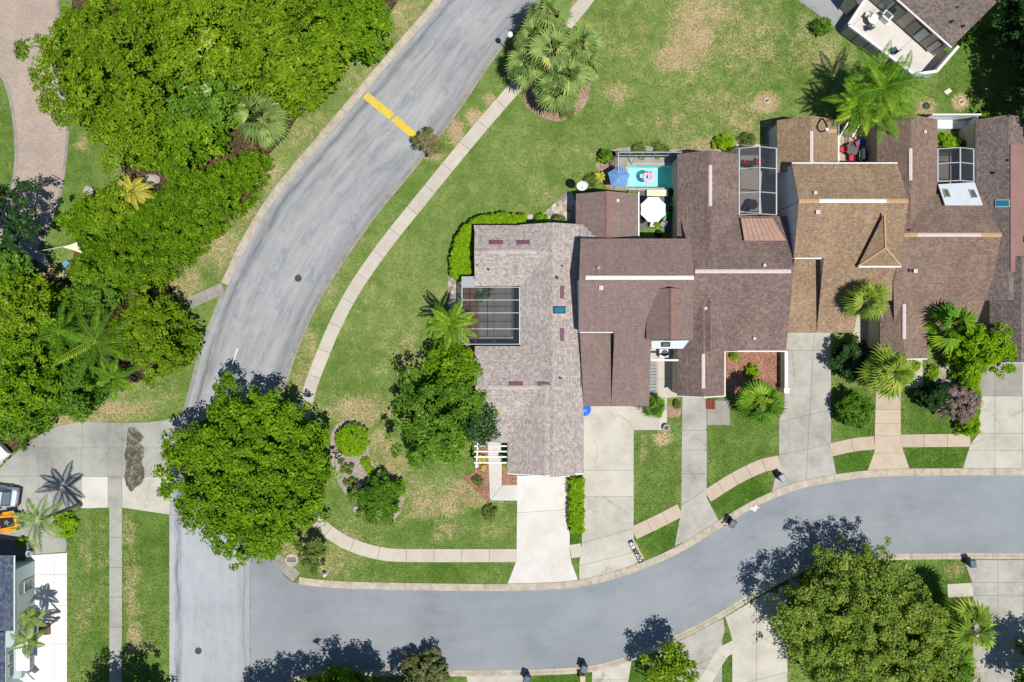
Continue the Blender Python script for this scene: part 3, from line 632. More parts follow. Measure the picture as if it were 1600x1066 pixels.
for y0, y1 in ((447, 467), (513, 533)): onroof(h1, Ep, 875, y0, 881, y1, .1, 'maroon', 'ridge_vent', .02)
skylight(h1, Ep, 864, 479, 883, 490)
ridge(h1, 763, 838, 393, 3.71, ST, .4); ridge(h1, 762, 855, 605, 3.69, ST, .4)
pipe(h1, NWs, 763, 421, .07); pipe(h1, Ep, 870, 434, .1); pipe(h1, Ep, 879, 416, .05); pipe(h1, SWp, 875, 591, .09); pipe(h1, NWs, 746, 415, .04)
bar(h1, W(806, 741, 2.3), W(889, 741, 2.3), .1, .4, 'white_trim', 'garage_header'); bar(h1, W(908, 541, 2.75), W(908, 605, 2.75), .12, .06, 'dark_metal', 'flashing')
ed = MB(); a, b = W(742, 352, 2.6), W(742, 447, 2.6); ed.beam((a.x-.03, a.y, 2.52), (a.x-.03, b.y, 2.52), .06, .2); ed.build('fascia', 'white_trim', h1)
gd = MB(); a, b = W(808, 735), W(888, 735)
for k in range(4): gd.box(((a.x+b.x)/2, W(800, 738).y, .3+k*.54), (b.x-a.x, .06, .5))
gd.build('garage_door', 'white_trim', h1)
# --- house with plum roof
h2 = thing('house', 'attached house with smooth plum brown roof, long white ridge and gabled dormer', 'house', W(960, 520))
SP = 'shingle_plum'
n2 = pns(373, 4.5, 434, 5.7); s2 = pns(434, 5.7, 635, 2.7)
slope(h2, n2, [(907, 373), (1078, 373), (1085, 434), (905, 434)], SP, wall='wall_white')
slope(h2, s2, [(905, 434), (1085, 434), (1083, 531.5), (1017, 531.5), (1014, 635), (955, 635), (960, 519), (905, 519)], SP)
slope(h2, s2, [(905, 434), (1085, 434), (1083, 519), (905, 519)], SP, wall='wall_white', name='roof_underlay', thick=.1) if False else None
for ol in ([(906, 436), (1084, 436), (1082, 517), (906, 517)], [(962, 517), (1082, 517), (1081, 529), (961, 529)], [(961, 529), (1015, 529), (1012, 632), (957, 632)]):
    P = [s2.hit(*p) for p in ol]; MB().prism([Vector((p.x, p.y, p.z-.16)) for p in P], -.05, None).build('wall', 'wall_white', h2)
yb = s2.hit(930, 521).z
slope(h2, pns(521, yb-.95, 635, 2.68), [(906, 521), (956, 521), (955, 635), (912, 635)], SP, wall='wall_white')
bar(h2, s2.hit(906, 519)-Vector((0, 0, .12)), s2.hit(958, 519)-Vector((0, 0, .12)), .16, .24, 'white_trim', 'fascia')
bar(h2, W(911, 522, 2.9), W(911, 636, 2.6), .14, .1, 'shingle_tan', 'edge_flashing') if False else None
ridge(h2, 915, 1084, 434, 5.7, 'white_trim', .36)
gable_y(h2, 1010, 1050, 1083, 452, 531, s2.hit(1010, 531).z+.5, s2.hit(1010, 531).z+1.85, SP, None, capmat='ridge_brown')
dz = s2.hit(1010, 531).z
P = [W(1018, 533, dz-.1), W(1077, 532, dz-.1), W(1067, 545, dz-.9), W(1018, 545, dz-.9)]; slope3(h2, P, 'white_roof', 'porch_roof', .06)
pp = Plane(P[0], (P[1]-P[0]).cross(P[2]-P[0])); f = onroof(h2, pp, 1033, 534.5, 1047, 541.5, .06, 'dark_metal', 'skylight'); onroof(f, pp, 1035, 535.5, 1045, 540.5, .08, 'glass_grey', 'pane')
MB().prism([W(1015, 529, dz+.36), W(1078, 529, dz+.36), W(1076, 490, dz+.36), W(1017, 490, dz+.36)], dz-1.2, None).build('dormer_wall', 'wall_white', h2)
MB().add([W(1015, 531.5, dz+.4), W(1079, 531.5, dz+.4), W(1050, 531.5, dz+1.65), W(1015, 531.5, dz-.6), W(1079, 531.5, dz-.6)], [[0, 1, 2], [3, 4, 1, 0]]).build('dormer_front', 'wall_white', h2)
gable_y(h2, 900, 949, 997, 303, 400, 2.6, 3.9, SP, 'wall_white', capmat='ridge_brown')
bar(h2, W(998, 300, 2.55), W(998, 372, 2.55), .12, .12, 'white_trim', 'gutter')
vent(h2, n2, 935, 419, 'grey_plastic', .22); vent(h2, s2, 939, 450, 'ridge_pink', .3); vent(h2, W2.up(0), 930, 330, 'grey_plastic', .05) if False else None
vent(h2, pew(949, 3.9, 997, 2.6), 965, 314, 'white_trim', .18)
bar(h2, W(1018, 563, 2.7), W(1060, 563, 2.7), .16, .16, 'white_trim', 'porch_beam')
# --- brown house with copper lean-to
h3 = thing('house', 'attached house with mottled brown roof, copper lean-to and front garage gable', 'house', W(1140, 480))
SB = 'shingle_brown'
gable_y(h3, 1058, 1110, 1154, 241, 430, 2.7, 4.2, SB, 'wall_cream', cap=(258, 322), capmat='ridge_pink')
n3 = pns(338, 2.8, 424, 4.9); s3 = pns(424, 4.9, 548, 2.7)
slope(h3, n3, [(1062, 336), (1229, 338), (1240, 424), (1085, 424)], SB, wall='wall_cream')
slope(h3, s3, [(1085, 424), (1240, 424), (1228, 548), (1084, 548)], SB, wall='wall_cream')
ridge(h3, 1086, 1236, 424, 4.9, 'ridge_pink', .36)
gable_y(h3, 1058, 1099, 1132, 466, 620, 2.6, 4.15, SB, 'wall_cream', cap=(553, 607), capmat='ridge_pink', rake='s')
gable_y(h3, 1068, 1110, 1153, 468, 549, 2.76, 4.25, SB, None, capmat=None)
slope(h3, n3.up(.3), [(1157, 341), (1207, 341), (1229, 376), (1163, 376)], 'copper_roof', name='lean_to_roof')
for i in range(9): 
    q = n3.up(.33); bar(h3, q.hit(1158+i*6, 341.5), q.hit(1163.5+i*8.1, 375.5), .04, .06, 'copper_roof', 'seam')
bar(h3, W(1104, 543, 2.9), W(1134, 548.5, 2.7), .1, .12, 'white_trim', 'gutter'); bar(h3, W(1134, 549, 2.66), W(1229, 549, 2.66), .11, .12, 'white_trim', 'gutter'); bar(h3, W(1132.6, 549, 2.6), W(1132.6, 619, 2.6), .1, .1, 'white_trim', 'gutter')
vent(h3, s3, 1102, 482, 'ridge_pink', .2); vent(h3, s3, 1178, 529, 'ridge_pink', .2); vent(h3, n3, 1194, 415, 'ridge_pink', .2)
gd = MB(); a, b = W(1067, 616), W(1104, 616)
for k in range(4): gd.box(((a.x+b.x)/2, W(800, 617).y, .3+k*.54), (b.x-a.x, .06, .5))
gd.build('garage_door', 'white_trim', h3)
# --- tall golden house
h4 = thing('house', 'tall attached house with golden tan roof, white side wall and hipped dormer', 'house', W(1290, 400))
SG = 'shingle_golden'
n4_ = pns(256, 4.5, 314, 5.8); s4 = pns(314, 5.8, 520, 2.7)
slope(h4, n4_, [(1237, 256), (1402, 256), (1420, 314), (1248, 314)], SG, wall='wall_white', inset=.1)
slope(h4, s4, [(1248, 314), (1420, 314), (1412, 366), (1396, 470), (1344, 470), (1334, 520), (1276, 520), (1287, 403), (1240, 403)], SG)
for ol in ([(1249, 315), (1418, 315), (1408, 402), (1242, 402)], [(1289, 402), (1405, 402), (1394, 432), (1346, 432), (1288, 432)], [(1288, 432), (1345, 432), (1332, 518), (1279, 518)]):
    P = [s4.hit(*p) for p in ol]; MB().prism([Vector((p.x, p.y, p.z-.16)) for p in P], -.05, None).build('wall', 'wall_white', h4)
yb = s4.hit(1260, 406).z
slope(h4, pns(406, yb-1.1, 520, 2.68), [(1241, 406), (1284, 406), (1276, 520), (1228, 520)], SG, wall='wall_white')
bar(h4, s4.hit(1242, 403.5)-Vector((0, 0, .14)), s4.hit(1284, 403.5)-Vector((0, 0, .14)), .16, .24, 'white_trim', 'fascia')
ridge(h4, 1248, 1419, 314, 5.79, 'ridge_gold', .4); ridge(h4, 1280, 1385, 314, 5.83, 'white_trim', .34)
bar(h4, W(1237, 255, 4.45), W(1402, 255, 4.45), .11, .12, 'white_trim', 'gutter')
gable_y(h4, 1214, 1268, 1309, 188, 270, 2.7, 4.2, SG, 'wall_white', cap=(205, 254), capmat='ridge_pink')
bar(h4, W(1310, 186, 2.6), W(1310, 254, 2.6), .14, .12, 'white_trim', 'gutter')
de = s4.hit(1341, 416).z+.45; dr = de+1.2
A, B, C, D = W(1341, 416, de), W(1408, 416, de), W(1384, 388, dr), W(1382, 334, dr)
slope3(h4, [A, C, D], SG, 'dormer_slope'); slope3(h4, [B, D, C], SG, 'dormer_slope'); slope3(h4, [A, B, C], SG, 'dormer_slope')
MB().prism([W(1348, 412, de-.15), W(1402, 412, de-.15), W(1395, 370, de-.15), W(1360, 370, de-.15)], 2.0, None).build('dormer_wall', 'wall_white', h4)
for p, q in ((A, C), (B, C), (C, D)): bar(h4, p, q, .16, .05, 'ridge_gold', 'hip_cap', .02)
bar(h4, W(1341, 417, de-.06), W(1408, 417, de-.06), .14, .14, 'white_trim', 'gutter')
slope3(h4, [W(1345, 419, de-.5), W(1388, 419, de-.5), W(1376, 428, de-1.1), W(1344, 428, de-1.1)], 'glass_pale', 'porch_glazing', .05)
bar(h4, W(1362, 418.5, de-.47), W(1358, 428, de-1.05), .08, .06, 'dark_metal', 'glazing_bar'); bar(h4, W(1344, 428.5, de-1.1), W(1377, 428.5, de-1.1), .12, .12, 'white_trim', 'glazing_bar')
vent(h4, n4_, 1273, 302, 'ridge_pink', .22); vent(h4, s4, 1277, 332, 'ridge_pink', .3)
# --- umber house
h5 = thing('house', 'attached house with umber roof, pink ridge strips and white metal lean-to', 'house', W(1460, 430))
SU = 'shingle_umber'
gable_y(h5, 1370, 1423, 1465, 187, 345, 2.7, 4.4, SU, 'wall_cream', cap=(232, 282), capmat='ridge_pink')
n5 = pns(300, 2.9, 367, 4.9); s5 = pns(367, 4.9, 562, 2.6)
slope(h5, n5, [(1416, 302), (1536, 306), (1565, 367), (1412, 367)], SU, wall='wall_cream')
slope(h5, s5, [(1412, 367), (1565, 367), (1550, 440), (1527, 503), (1450, 520), (1448, 540), (1398, 540), (1396, 440)], SU, wall='wall_cream')
ridge(h5, 1412, 1565, 367, 4.89, 'ridge_gold', .4); ridge(h5, 1433, 1533, 367, 4.93, 'ridge_pink', .32)
gable_y(h5, 1375, 1413, 1448, 430, 562, 2.6, 3.75, SU, 'wall_cream', cap=(475, 530), capmat='ridge_pink', rake='s')
q5 = n5.up(.35); slope(h5, q5, [(1466, 288), (1523, 285), (1536, 321), (1477, 321)], 'white_roof', name='lean_to_roof')
for xs, ys in (((1472, 1480, 1486, 1476), (295, 295, 309, 309)), ((1513, 1521, 1528, 1518), (296, 296, 310, 310))):
    P = [q5.hit(x, y) for x, y in zip(xs, ys)]; f = slope3(h5, [p+Vector((0, 0, .09)) for p in P], 'wall_cream', 'skylight', .1); c = sum(P, Vector())/4
    slope3(f, [c+(p-c)*.78+Vector((0, 0, .11)) for p in P], 'glass_grey', 'pane', .05)
vent(h5, s5, 1429, 424, 'ridge_pink', .28); vent(h5, s5, 1421, 423, 'black', .2); vent(h5, pew(1423, 4.4, 1465, 2.7), 1444, 207, 'ridge_pink', .2); pipe(h5, n5, 1420, 360, .06)
# --- house on the right edge
h6 = thing('house', 'grey brown house with red metal roof panel at the right edge', 'house', W(1590, 380))
SY = 'shingle_grey'
gable_y(h6, 1524, 1577, 1614, 187, 470, 2.7, 4.2, SY, 'wall_cream', he1=3.1, capmat=None)
slope(h6, pew(1577, 4.2, 1614, 3.1).up(.12), [(1579, 226), (1614, 226), (1614, 425), (1579, 425)], 'red_roof', name='metal_roof')
gable_y(h6, 1546, 1596, 1650, 405, 566, 2.7, 4.4, SY, 'wall_grey', capmat=None)
bar(h6, W(1549, 566, 2.6), W(1650, 566, 2.6), .16, .2, 'white_trim', 'gutter')
skylight(h6, pew(1524, 2.7, 1577, 4.2), 1555, 312, 1578, 324, 'glass_teal', 'glass_pale'); pipe(h6, pew(1524, 2.7, 1577, 4.2), 1551, 271, .09); pipe(h6, pew(1524, 2.7, 1577, 4.2), 1574, 251, .06)
gd = MB(); a, b = W(1532, 558), W(1596, 558)
for k in range(4): gd.box(((a.x+b.x)/2, W(800, 560).y, .3+k*.54), (b.x-a.x, .06, .5))
gd.build('garage_door', 'white_trim', h6)
# --- rotated house, top right
h7 = thing('house', 'rotated house with dark shingle roof and pale walled patio, top right', 'house', W(1460, 10))
u7 = Vector((.742, -.670, 0)); v7 = Vector((.670, .742, 0)); e0 = W(1408, 5, 2.9); e1 = W(1487, 74, 2.9); e0 = e0-u7*4
P = [e0, e1, e1+v7*4.6+Vector((0, 0, 1.7)), e0+v7*4.6+Vector((0, 0, 1.7))]
slope3(h7, P, SY, wall='wall_cream'); Q = [P[3], P[2], P[2]+v7*4.6-Vector((0, 0, 1.7)), P[3]+v7*4.6-Vector((0, 0, 1.7))]; slope3(h7, Q, SY, wall='wall_cream')
bar(h7, e0-v7*.05, e1-v7*.05, .14, .14, 'white_trim', 'gutter', -.03)
pl7 = Plane(P[0], (P[1]-P[0]).cross(P[2]-P[0])); pipe(h7, pl7, 1486, 35, .08); pipe(h7, pl7, 1504, 42, .08); pipe(h7, pl7, 1495, 12, .05)
# second wing of it
P = [W(1328, -10, 2.8), W(1342, 8, 2.8), W(1362, -12, 3.6), W(1350, -40, 3.6)]; slope3(h7, P, SY, wall='wall_cream')
fb = e0-v7*-.28; fl = (e1-e0).length
def facade(parent, t0, t1, z0, z1, mat, name, proud=.04):
    a = e0+u7*t0+v7*(.09-proud); b = e0+u7*t1+v7*(.09-proud)
    o = MB().add([(a.x, a.y, z0), (b.x, b.y, z0), (b.x, b.y, z1), (a.x, a.y, z1)], [[0, 1, 2, 3]])
    a2, b2 = a+v7*.06, b+v7*.06
    o.add([(a2.x, a2.y, z0), (b2.x, b2.y, z0), (b2.x, b2.y, z1), (a2.x, a2.y, z1)], [[3, 2, 1, 0]]); o.add([(a.x, a.y, z1), (b.x, b.y, z1), (b2.x, b2.y, z1), (a2.x, a2.y, z1)], [[0, 1, 2, 3]])
    return o.build(name, mat, parent)
for t0, t1, mt in ((2.6, 3.7, 'glass_pale'), (3.8, 5.0, 'glass_dark'), (6.1, 7.1, 'glass_dark'), (7.15, 8.1, 'glass_pale'), (8.9, 9.6, 'glass_pale')):
    f = facade(h7, t0, t1, .35, 2.45, 'teak', 'window', .04); facade(f, t0+.08, t1-.08, .43, 2.37, mt, 'pane', .055)
# patio wall of the rotated house
pw = thing('patio_wall', 'low pale patio wall with grey screen panels round the rotated house', 'wall', W(1380, 100))
pts = [(1345, 2), (1313, 51), (1413, 127), (1447, 122), (1480, 84)]
for k, (a, b) in enumerate(zip(pts, pts[1:])):
    p, q = G(a), G(b); d = (q-p).normalized(); 
    MB().beam(p+Vector((0, 0, .9)), q+Vector((0, 0, .9)), .14, 1.8).build('wall_panel', 'wall_grey' if k < 2 else 'wall_white', pw)
    MB().beam(p+Vector((0, 0, 1.83)), q+Vector((0, 0, 1.83)), .26, .06).build('coping', 'white_trim', pw)
p, q = G(pts[1]), G(pts[2])
for i in range(6):
    a = p.lerp(q, i/6+.01)+Vector((-.09, -.1, 0)); b = p.lerp(q, (i+1)/6-.01)+Vector((-.09, -.1, 0)); MB().beam(a+Vector((0, 0, .95)), b+Vector((0, 0, .95)), .05, 1.5).build('screen_panel', 'grey_plastic', pw)
slabs('patio', [(1347, 4), (1316, 51), (1413, 124), (1445, 120), (1478, 84), (1400, 10), (1375, -10)], [((1300, 60), (1420, -20)), ((1380, 100), (1450, 40))], 'concrete_white', z=.1)
# --- lower-left house
h8 = thing('house', 'pale green house with blue grey roof and arched windows, lower left', 'house', W(30, 960))
slope3(h8, [W(-90, 868, 4.6), W(22, 868, 3.05), W(22, 986, 3.05), W(-90, 986, 4.6)], 'shingle_blue', wall=None)
slope3(h8, [W(-90, 988, 4.7), W(8, 988, 3.1), W(8, 1140, 3.1), W(-90, 1140, 4.7)], 'shingle_blue', wall=None)
x8 = W(55, 0).x; x9 = W(42, 0).x
MB().prism([(x8, W(0, 876).y), (x8, W(0, 992).y), (-56, W(0, 992).y), (-56, W(0, 876).y)], -.05, 2.98).build('wall', 'wall_mint', h8)
MB().prism([(x9, W(0, 992.2).y), (x9, W(0, 1150).y), (-56, W(0, 1150).y), (-56, W(0, 992.2).y)], -.05, 2.99).build('wall', 'wall_mint', h8)
MB().prism([(x8-.02, W(0, 993).y), (x8-.02, W(0, 1046).y), (x9, W(0, 1046).y), (x9, W(0, 993).y)], -.05, 2.0).build('bay_wall', 'wall_mint', h8)
slope3(h8, [W(25, 992, 2.5), W(46, 992, 2.0), W(46, 1048, 2.0), W(25, 1048, 2.5)], 'white_roof', 'bay_roof', .06)
bar(h8, W(22.5, 868, 3.0), W(22.5, 986, 3.0), .12, .12, 'white_trim', 'gutter'); bar(h8, W(8.5, 988, 3.0), W(8.5, 1140, 3.0), .12, .12, 'white_trim', 'gutter')
def window8(xw, yc, wd, z0, z1, arch):
    Y = W(0, yc).y
    f = MB().box((xw+.02, Y, (z0+z1)/2), (.1, wd+.24, z1-z0+.24)).build('window', 'wall_grey', h8)
    MB().box((xw+.06, Y, (z0+z1)/2), (.08, wd, z1-z0)).build('frame', 'white_trim', f)
    for s in (-1, 1): MB().box((xw+.085, Y, (z0+z1)/2+s*(z1-z0)*.235), (.05, wd-.12, (z1-z0)*.43)).build('pane', 'glass_grey', f)
    if arch:
        m = MB(); n = 12; pts_ = [(xw+.05, Y+math.cos(math.pi*k/n)*(wd/2+.12), z1+.16+math.sin(math.pi*k/n)*(wd/2+.12)) for k in range(n+1)]
        m.add(pts_+[(x-.1, y, z) for x, y, z in pts_], [list(range(n+1))[::-1] if False else list(range(n+1))]+[[k, n+1+k, n+2+k, k+1] for k in range(n)]); m.build('arch', 'wall_grey', f)
for yc in (909, 957): window8(x8, yc, 1.1, .55, 1.75, True)
for yc in (1012, 1032): window8(x9, yc, .95, 2.15, 2.7, False)
window8(x8-.02, 1030, 1.2, .5, 1.5, False)
MB().prism([G((47, 1030)), G((56, 1040)), G((68, 1052)), G((60, 1058)), G((46, 1050))], 1.3, 1.5).build('awning', 'white_roof', h8)
# terrace next to it
sheet('terrace', [(-60, 838), (48, 846), (50, 868), (-60, 868)], .3, 'patio_dark', 0)

# ------------------------------------------------------------------ vegetation
rng = np.random.default_rng(11)
def unit(v): return v/np.maximum(np.linalg.norm(v, axis=1, keepdims=True), 1e-6)
def leafmesh(name, C, N, S, T, aspect=.55):
    n = len(C); r = unit(rng.normal(size=(n, 3))); N = unit(N); U = unit(np.cross(N, r)); V = np.cross(N, U)
    U = U*(S*.5)[:, None]; V = V*(S*.5*aspect)[:, None]
    bend = N*(S*.10)[:, None]
    vs = np.stack([C-U-bend, C-V+bend*.4, C+U-bend, C+V+bend*.4], 1).reshape(-1, 3)
    return npmesh(name, vs, np.arange(4*n).reshape(n, 4), {'tint': ('FACE', np.clip(T, 0, 1))})
def clumps(cen, rad, per, leaf, up=.7, out=None, flat=.75, tintv=.16, base=.43):
    """leaf sprays gathered in clumps"""
    k = len(cen); rad = np.broadcast_to(rad, (k,)); C = np.repeat(cen, per, 0); rr = np.repeat(rad, per)
    d = unit(rng.normal(size=(k*per, 3))); d[:, 2] = np.abs(d[:, 2])*1.0 - .25
    q = rng.random(k*per)**.45
    P = C + d*(rr*q)[:, None]*np.array([1, 1, flat])
    N = d*.55 + np.array([0, 0, up]) + rng.normal(size=(k*per, 3))*.35
    if out is not None: N += np.repeat(out, per, 0)*.3
    S = leaf*(.65+.7*rng.random(k*per)); ct = np.repeat(rng.normal(size=k)*.13, per)
    T = base + ct + rng.normal(size=k*per)*tintv
    return P, N, S, T
def put(name, me, mat, parent):
    me.materials.append(MAT[mat]); o = bpy.data.objects.new(name, me); col.objects.link(o); o.parent = parent; ORG[o] = ORG[parent]; return o
def tree(px, py, rpx, h, mat, label, group=None, name='tree', squash=1.0, dens=1.0, leaf=.27, clump=.6, sparse=0.0, cat='tree', low=.32, bark='bark', seed=None, per=46, lob=.14, zr=.06, nlf=2.3):
    """px,py,rpx: crown as seen in the photo; h: tree height"""
    hc = h*.66; c = W(px, py, hc); r = rpx*(HC-hc)/FPX; base = Vector((c.x, c.y, 0))
    root = thing(name, label, cat, base, group=group)
    rz_t = h-hc*.98; zb = h*low
    nc = int(dens*3.6*(r/clump)**2)+14
    ph = rng.random(4)*6.28; lr = max(min(r*.34, 1.7), r*.17); nl = max(8, int(nlf*(r/lr)**2))
    k_ = np.arange(nl); fl = np.sqrt((k_+.5)/nl)*(1-.5*lr/r); al = k_*2.39996+ph[0]+rng.normal(size=nl)*.25; fl = np.clip(fl+rng.normal(size=nl)*.05, 0, 1)
    lobe = 1 + lob*(.55*np.sin(3*al+ph[1]) + .45*np.sin(5*al+ph[2]) + .4*np.sin(8*al+ph[3]))
    LX, LY = np.cos(al)*fl*lobe*r, np.sin(al)*fl*lobe*r; LZ = zb+(h-zb)*(.3+.62*np.sqrt(np.clip(1-(fl*.97)**2, 0, 1)))+rng.normal(size=nl)*h*zr; LR = lr*(.72+.5*rng.random(nl))
    w = LR**2; pick = rng.choice(nl, nc, p=w/w.sum()); f = np.sqrt(rng.random(nc)); az = rng.random(nc)*6.2832
    dome = np.sqrt(np.clip(1-f**2, 0, 1)); low_ = rng.random(nc) < .14
    zz = LZ[pick]+LR[pick]*1.0*(dome-.72) - np.where(low_, LR[pick]*(.5+rng.random(nc)), 0)
    f = f*(.94+.22*rng.random(nc))
    P = np.stack([LX[pick]+np.cos(az)*f*LR[pick], (LY[pick]+np.sin(az)*f*LR[pick])*squash, np.maximum(zz, h*.12)], -1)
    if sparse: P = P[rng.random(len(P)) > sparse]
    O = unit(P-np.array([0, 0, zb]))
    rad = clump*(.6+.75*rng.random(len(P)))
    Cc, N, S, T = clumps(P, rad, per, leaf, out=O, base=.43+.16*(rng.random()-.5)+.0)
    lt_ = rng.normal(size=nl)*.1; 
    if not sparse:
        nf = int(2.2*(r/clump)**2); f2 = np.sqrt(rng.random(nf))*.84; a2 = rng.random(nf)*6.2832
        Q = np.stack([np.cos(a2)*f2*r, np.sin(a2)*f2*r*squash, h*(.3+.26*rng.random(nf)*(1-.5*f2))], -1)
        C2, N2, S2, T2 = clumps(Q, clump*(.9+.5*rng.random(nf)), 20, leaf*1.7); Cc, N, S, T = np.concatenate([Cc, C2]), np.concatenate([N, N2]), np.concatenate([S, S2]), np.concatenate([T, T2-.1])  # inner filler leaves tinted darker, painting in the shade inside the crown
    put('crown', leafmesh('crown', Cc, N, S, T), mat, root)
    m = MB(); tr = max(.1, h*.028); top = Vector((0, 0, h*.7)); mid = Vector((r*.06, -r*.04, h*.33))
    m.tube([(0, 0, -.1), (0, 0, .3), mid, top], [tr*1.5, tr*1.1, tr*.85, tr*.2], 9)
    for k in range(7):
        a = 6.283*k/7+rng.random()*.6; e = Vector((math.cos(a)*r*.75, math.sin(a)*r*.75*squash, h*(.62+.15*rng.random()))); s = Vector((0, 0, 0)).lerp(top, .4+.07*k) ; s = mid.lerp(top, .05+.1*k)
        m.tube([s, s.lerp(e, .5)+Vector((0, 0, h*.05)), e], [tr*.55, tr*.35, tr*.08], 6)
    m.build('trunk', bark, root, local=True, smooth=True)
    return root
def shrub(px, py, rpx, h, mat, label, group=None, name='shrub', leaf=.2, clump=.3, ry=None, smoothness=.8, dens=1.0, cat='shrub', per=40):
    hc = h*.7; c = W(px, py, hc); r = rpx*(HC-hc)/FPX; s = (ry/rpx) if ry else 1.0
    root = thing(name, label, cat, (c.x, c.y, 0), group=group)
    nc = int(dens*2.0*r*r*s/(clump*clump))+8
    f = np.sqrt(rng.random(nc)); az = rng.random(nc)*6.283
    z = h*(.2+.8*np.sqrt(np.clip(1-(f*.96)**2.4, 0, 1)))*(smoothness+(1-smoothness)*rng.random(nc))-clump*.5
    P = np.stack([np.cos(az)*f*(r-clump*.4), np.sin(az)*f*(r-clump*.4)*s, np.maximum(z, .05)], -1)
    Cc, N, S, T = clumps(P, clump*(.7+.6*rng.random(nc)), per, leaf)
    put('foliage', leafmesh('foliage', Cc, N, S, T), mat, root)
    m = MB()
    for k in range(4):
        a = k*1.57+.4; m.tube([(0, 0, -.05), (math.cos(a)*r*.25, math.sin(a)*r*.25*s, h*.4), (math.cos(a)*r*.5, math.sin(a)*r*.5*s, h*.7)], [.05, .035, .015], 5)
    m.build('stem', 'bark', root, local=True)
    return root
def inpoly(P, poly):
    x, y = P[:, 0], P[:, 1]; ins = np.zeros(len(P), bool); n = len(poly)
    for i in range(n):
        (x1, y1), (x2, y2) = poly[i], poly[(i+1) % n]
        c = ((y1 > y) != (y2 > y)) & (x < (x2-x1)*(y-y1)/(y2-y1+1e-9)+x1); ins ^= c
    return ins
def edgedist(P, poly):
    D = np.full(len(P), 1e9); n = len(poly)
    for i in range(n):
        a, b = np.array(poly[i]), np.array(poly[(i+1) % n]); ab = b-a; t = np.clip(((P-a) @ ab)/(ab @ ab+1e-9), 0, 1); D = np.minimum(D, np.linalg.norm(P-(a+t[:, None]*ab), axis=1))
    return D
def hedge(pts, h, mat, label, leaf=.16, clump=.25, rough=.08, mound=.5, dens=1.0, group=None, name='hedge', bump=0.0, per=40, smooth=True):
    """pts: outline as seen at the hedge top"""
    S = smoothline(pts+[pts[0]], 60)[:-1] if smooth else [Vector(p) for p in pts]
    Wp = [W(p.x, p.y, h*.8) for p in S]; c = sum((Vector((p.x, p.y, 0)) for p in Wp), Vector())/len(Wp); poly = [(p.x-c.x, p.y-c.y) for p in Wp]
    root = thing(name, label, 'hedge', c, group=group); A = np.array(poly); lo, hi = A.min(0), A.max(0)
    n = int(dens*2.2*(hi-lo).prod()/(clump*clump)); Q = lo+(hi-lo)*rng.random((n, 2)); Q = Q[inpoly(Q, poly)]; D = edgedist(Q, poly)
    e = np.clip(D/mound, 0, 1); z = h*(.18+.82*np.sqrt(1-(1-e)**2))+rng.normal(size=len(Q))*rough*h
    if bump:
        for k in range(7):
            w = rng.normal(size=2)*(.5+.35*k); z += bump*h/(1+.5*k)*np.sin(Q @ w+rng.random()*6.28)*e
    ext = D < clump*1.2; zz = np.where(ext & (rng.random(len(Q)) < .5), z*rng.random(len(Q)), z)
    P = np.column_stack([Q, np.maximum(zz-clump*.4, .05)])
    Cc, N, S_, T = clumps(P, clump*(.7+.6*rng.random(len(P))), per, leaf)
    put('foliage', leafmesh('foliage', Cc, N, S_, T), mat, root)
    m = MB(); ins = A*.9
    for k in range(0, len(A), 5): m.tube([(ins[k][0]*.8, ins[k][1]*.8, -.05), (ins[k][0]*.86, ins[k][1]*.86, h*.6)], [.05, .02], 5)
    m.build('stem', 'bark', root, local=True)
    return root
# palms ---------------------------------------------------------------
def tri_mesh(name, V, F, T): return npmesh(name, np.array(V), np.array(F), {'tint': ('FACE', np.array(T))})
def fan_crown(c, n, rl, pet, base=.45, droop=.3, up0=1.35, lo0=-.75):
    V = []; F = []; T = []
    for k in range(n):
        az = k*2.39996+rng.normal()*.35; q = (k+.5)/n; el = up0+(lo0-up0)*q**.85; el += rng.normal()*.16
        d = np.array([math.cos(az)*math.cos(el), math.sin(az)*math.cos(el), math.sin(el)]); side = unit(np.cross(d, [0, 0, 1.0])[None])[0]; upv = np.cross(side, d)
        ro = rng.normal()*.5; side, upv = side*math.cos(ro)+upv*math.sin(ro), upv*math.cos(ro)-side*math.sin(ro)
        L = pet*(.65+.6*rng.random()); o = c+d*L; o[2] -= .10*L*L
        d = unit((d+np.array([0, 0, -.35-.3*rng.random()]))[None])[0]; side = unit((side-d*np.dot(side, d))[None])[0]; upv = np.cross(side, d)
        lt = base+rng.normal()*.17 + (.42 if q > .86 and rng.random() < .55 else 0)
        w = side*.022; b = len(V); V += [c-w, c+w, o+w, o-w]; F.append([b, b+1, b+2, b+3]); T.append(.7)
        seg = 13; R_ = rl*(.8+.45*rng.random()); sp = 2.5+.7*rng.random()
        for s in range(seg):
            a = (s/(seg-1)-.5)*sp; dd = d*math.cos(a)+side*math.sin(a); ln = R_*(.7+.3*math.cos(a*.8))*(.9+.2*rng.random())
            n_ = -d*math.sin(a)+side*math.cos(a); cup = -upv*.22*abs(math.sin(a))
            mid = o+dd*ln*.5+upv*.08*R_*(1 if s % 2 else .3)+cup*R_*.4; tip = o+dd*ln+cup*R_+np.array([0, 0, -droop*ln*(.4+1.1*rng.random())]); wd = n_*ln*.075
            b = len(V); V += [o, mid+wd, tip, mid-wd]; F.append([b, b+1, b+2, b+3]); T.append(np.clip(lt+rng.normal()*.1, 0, 1))
    return V, F, T
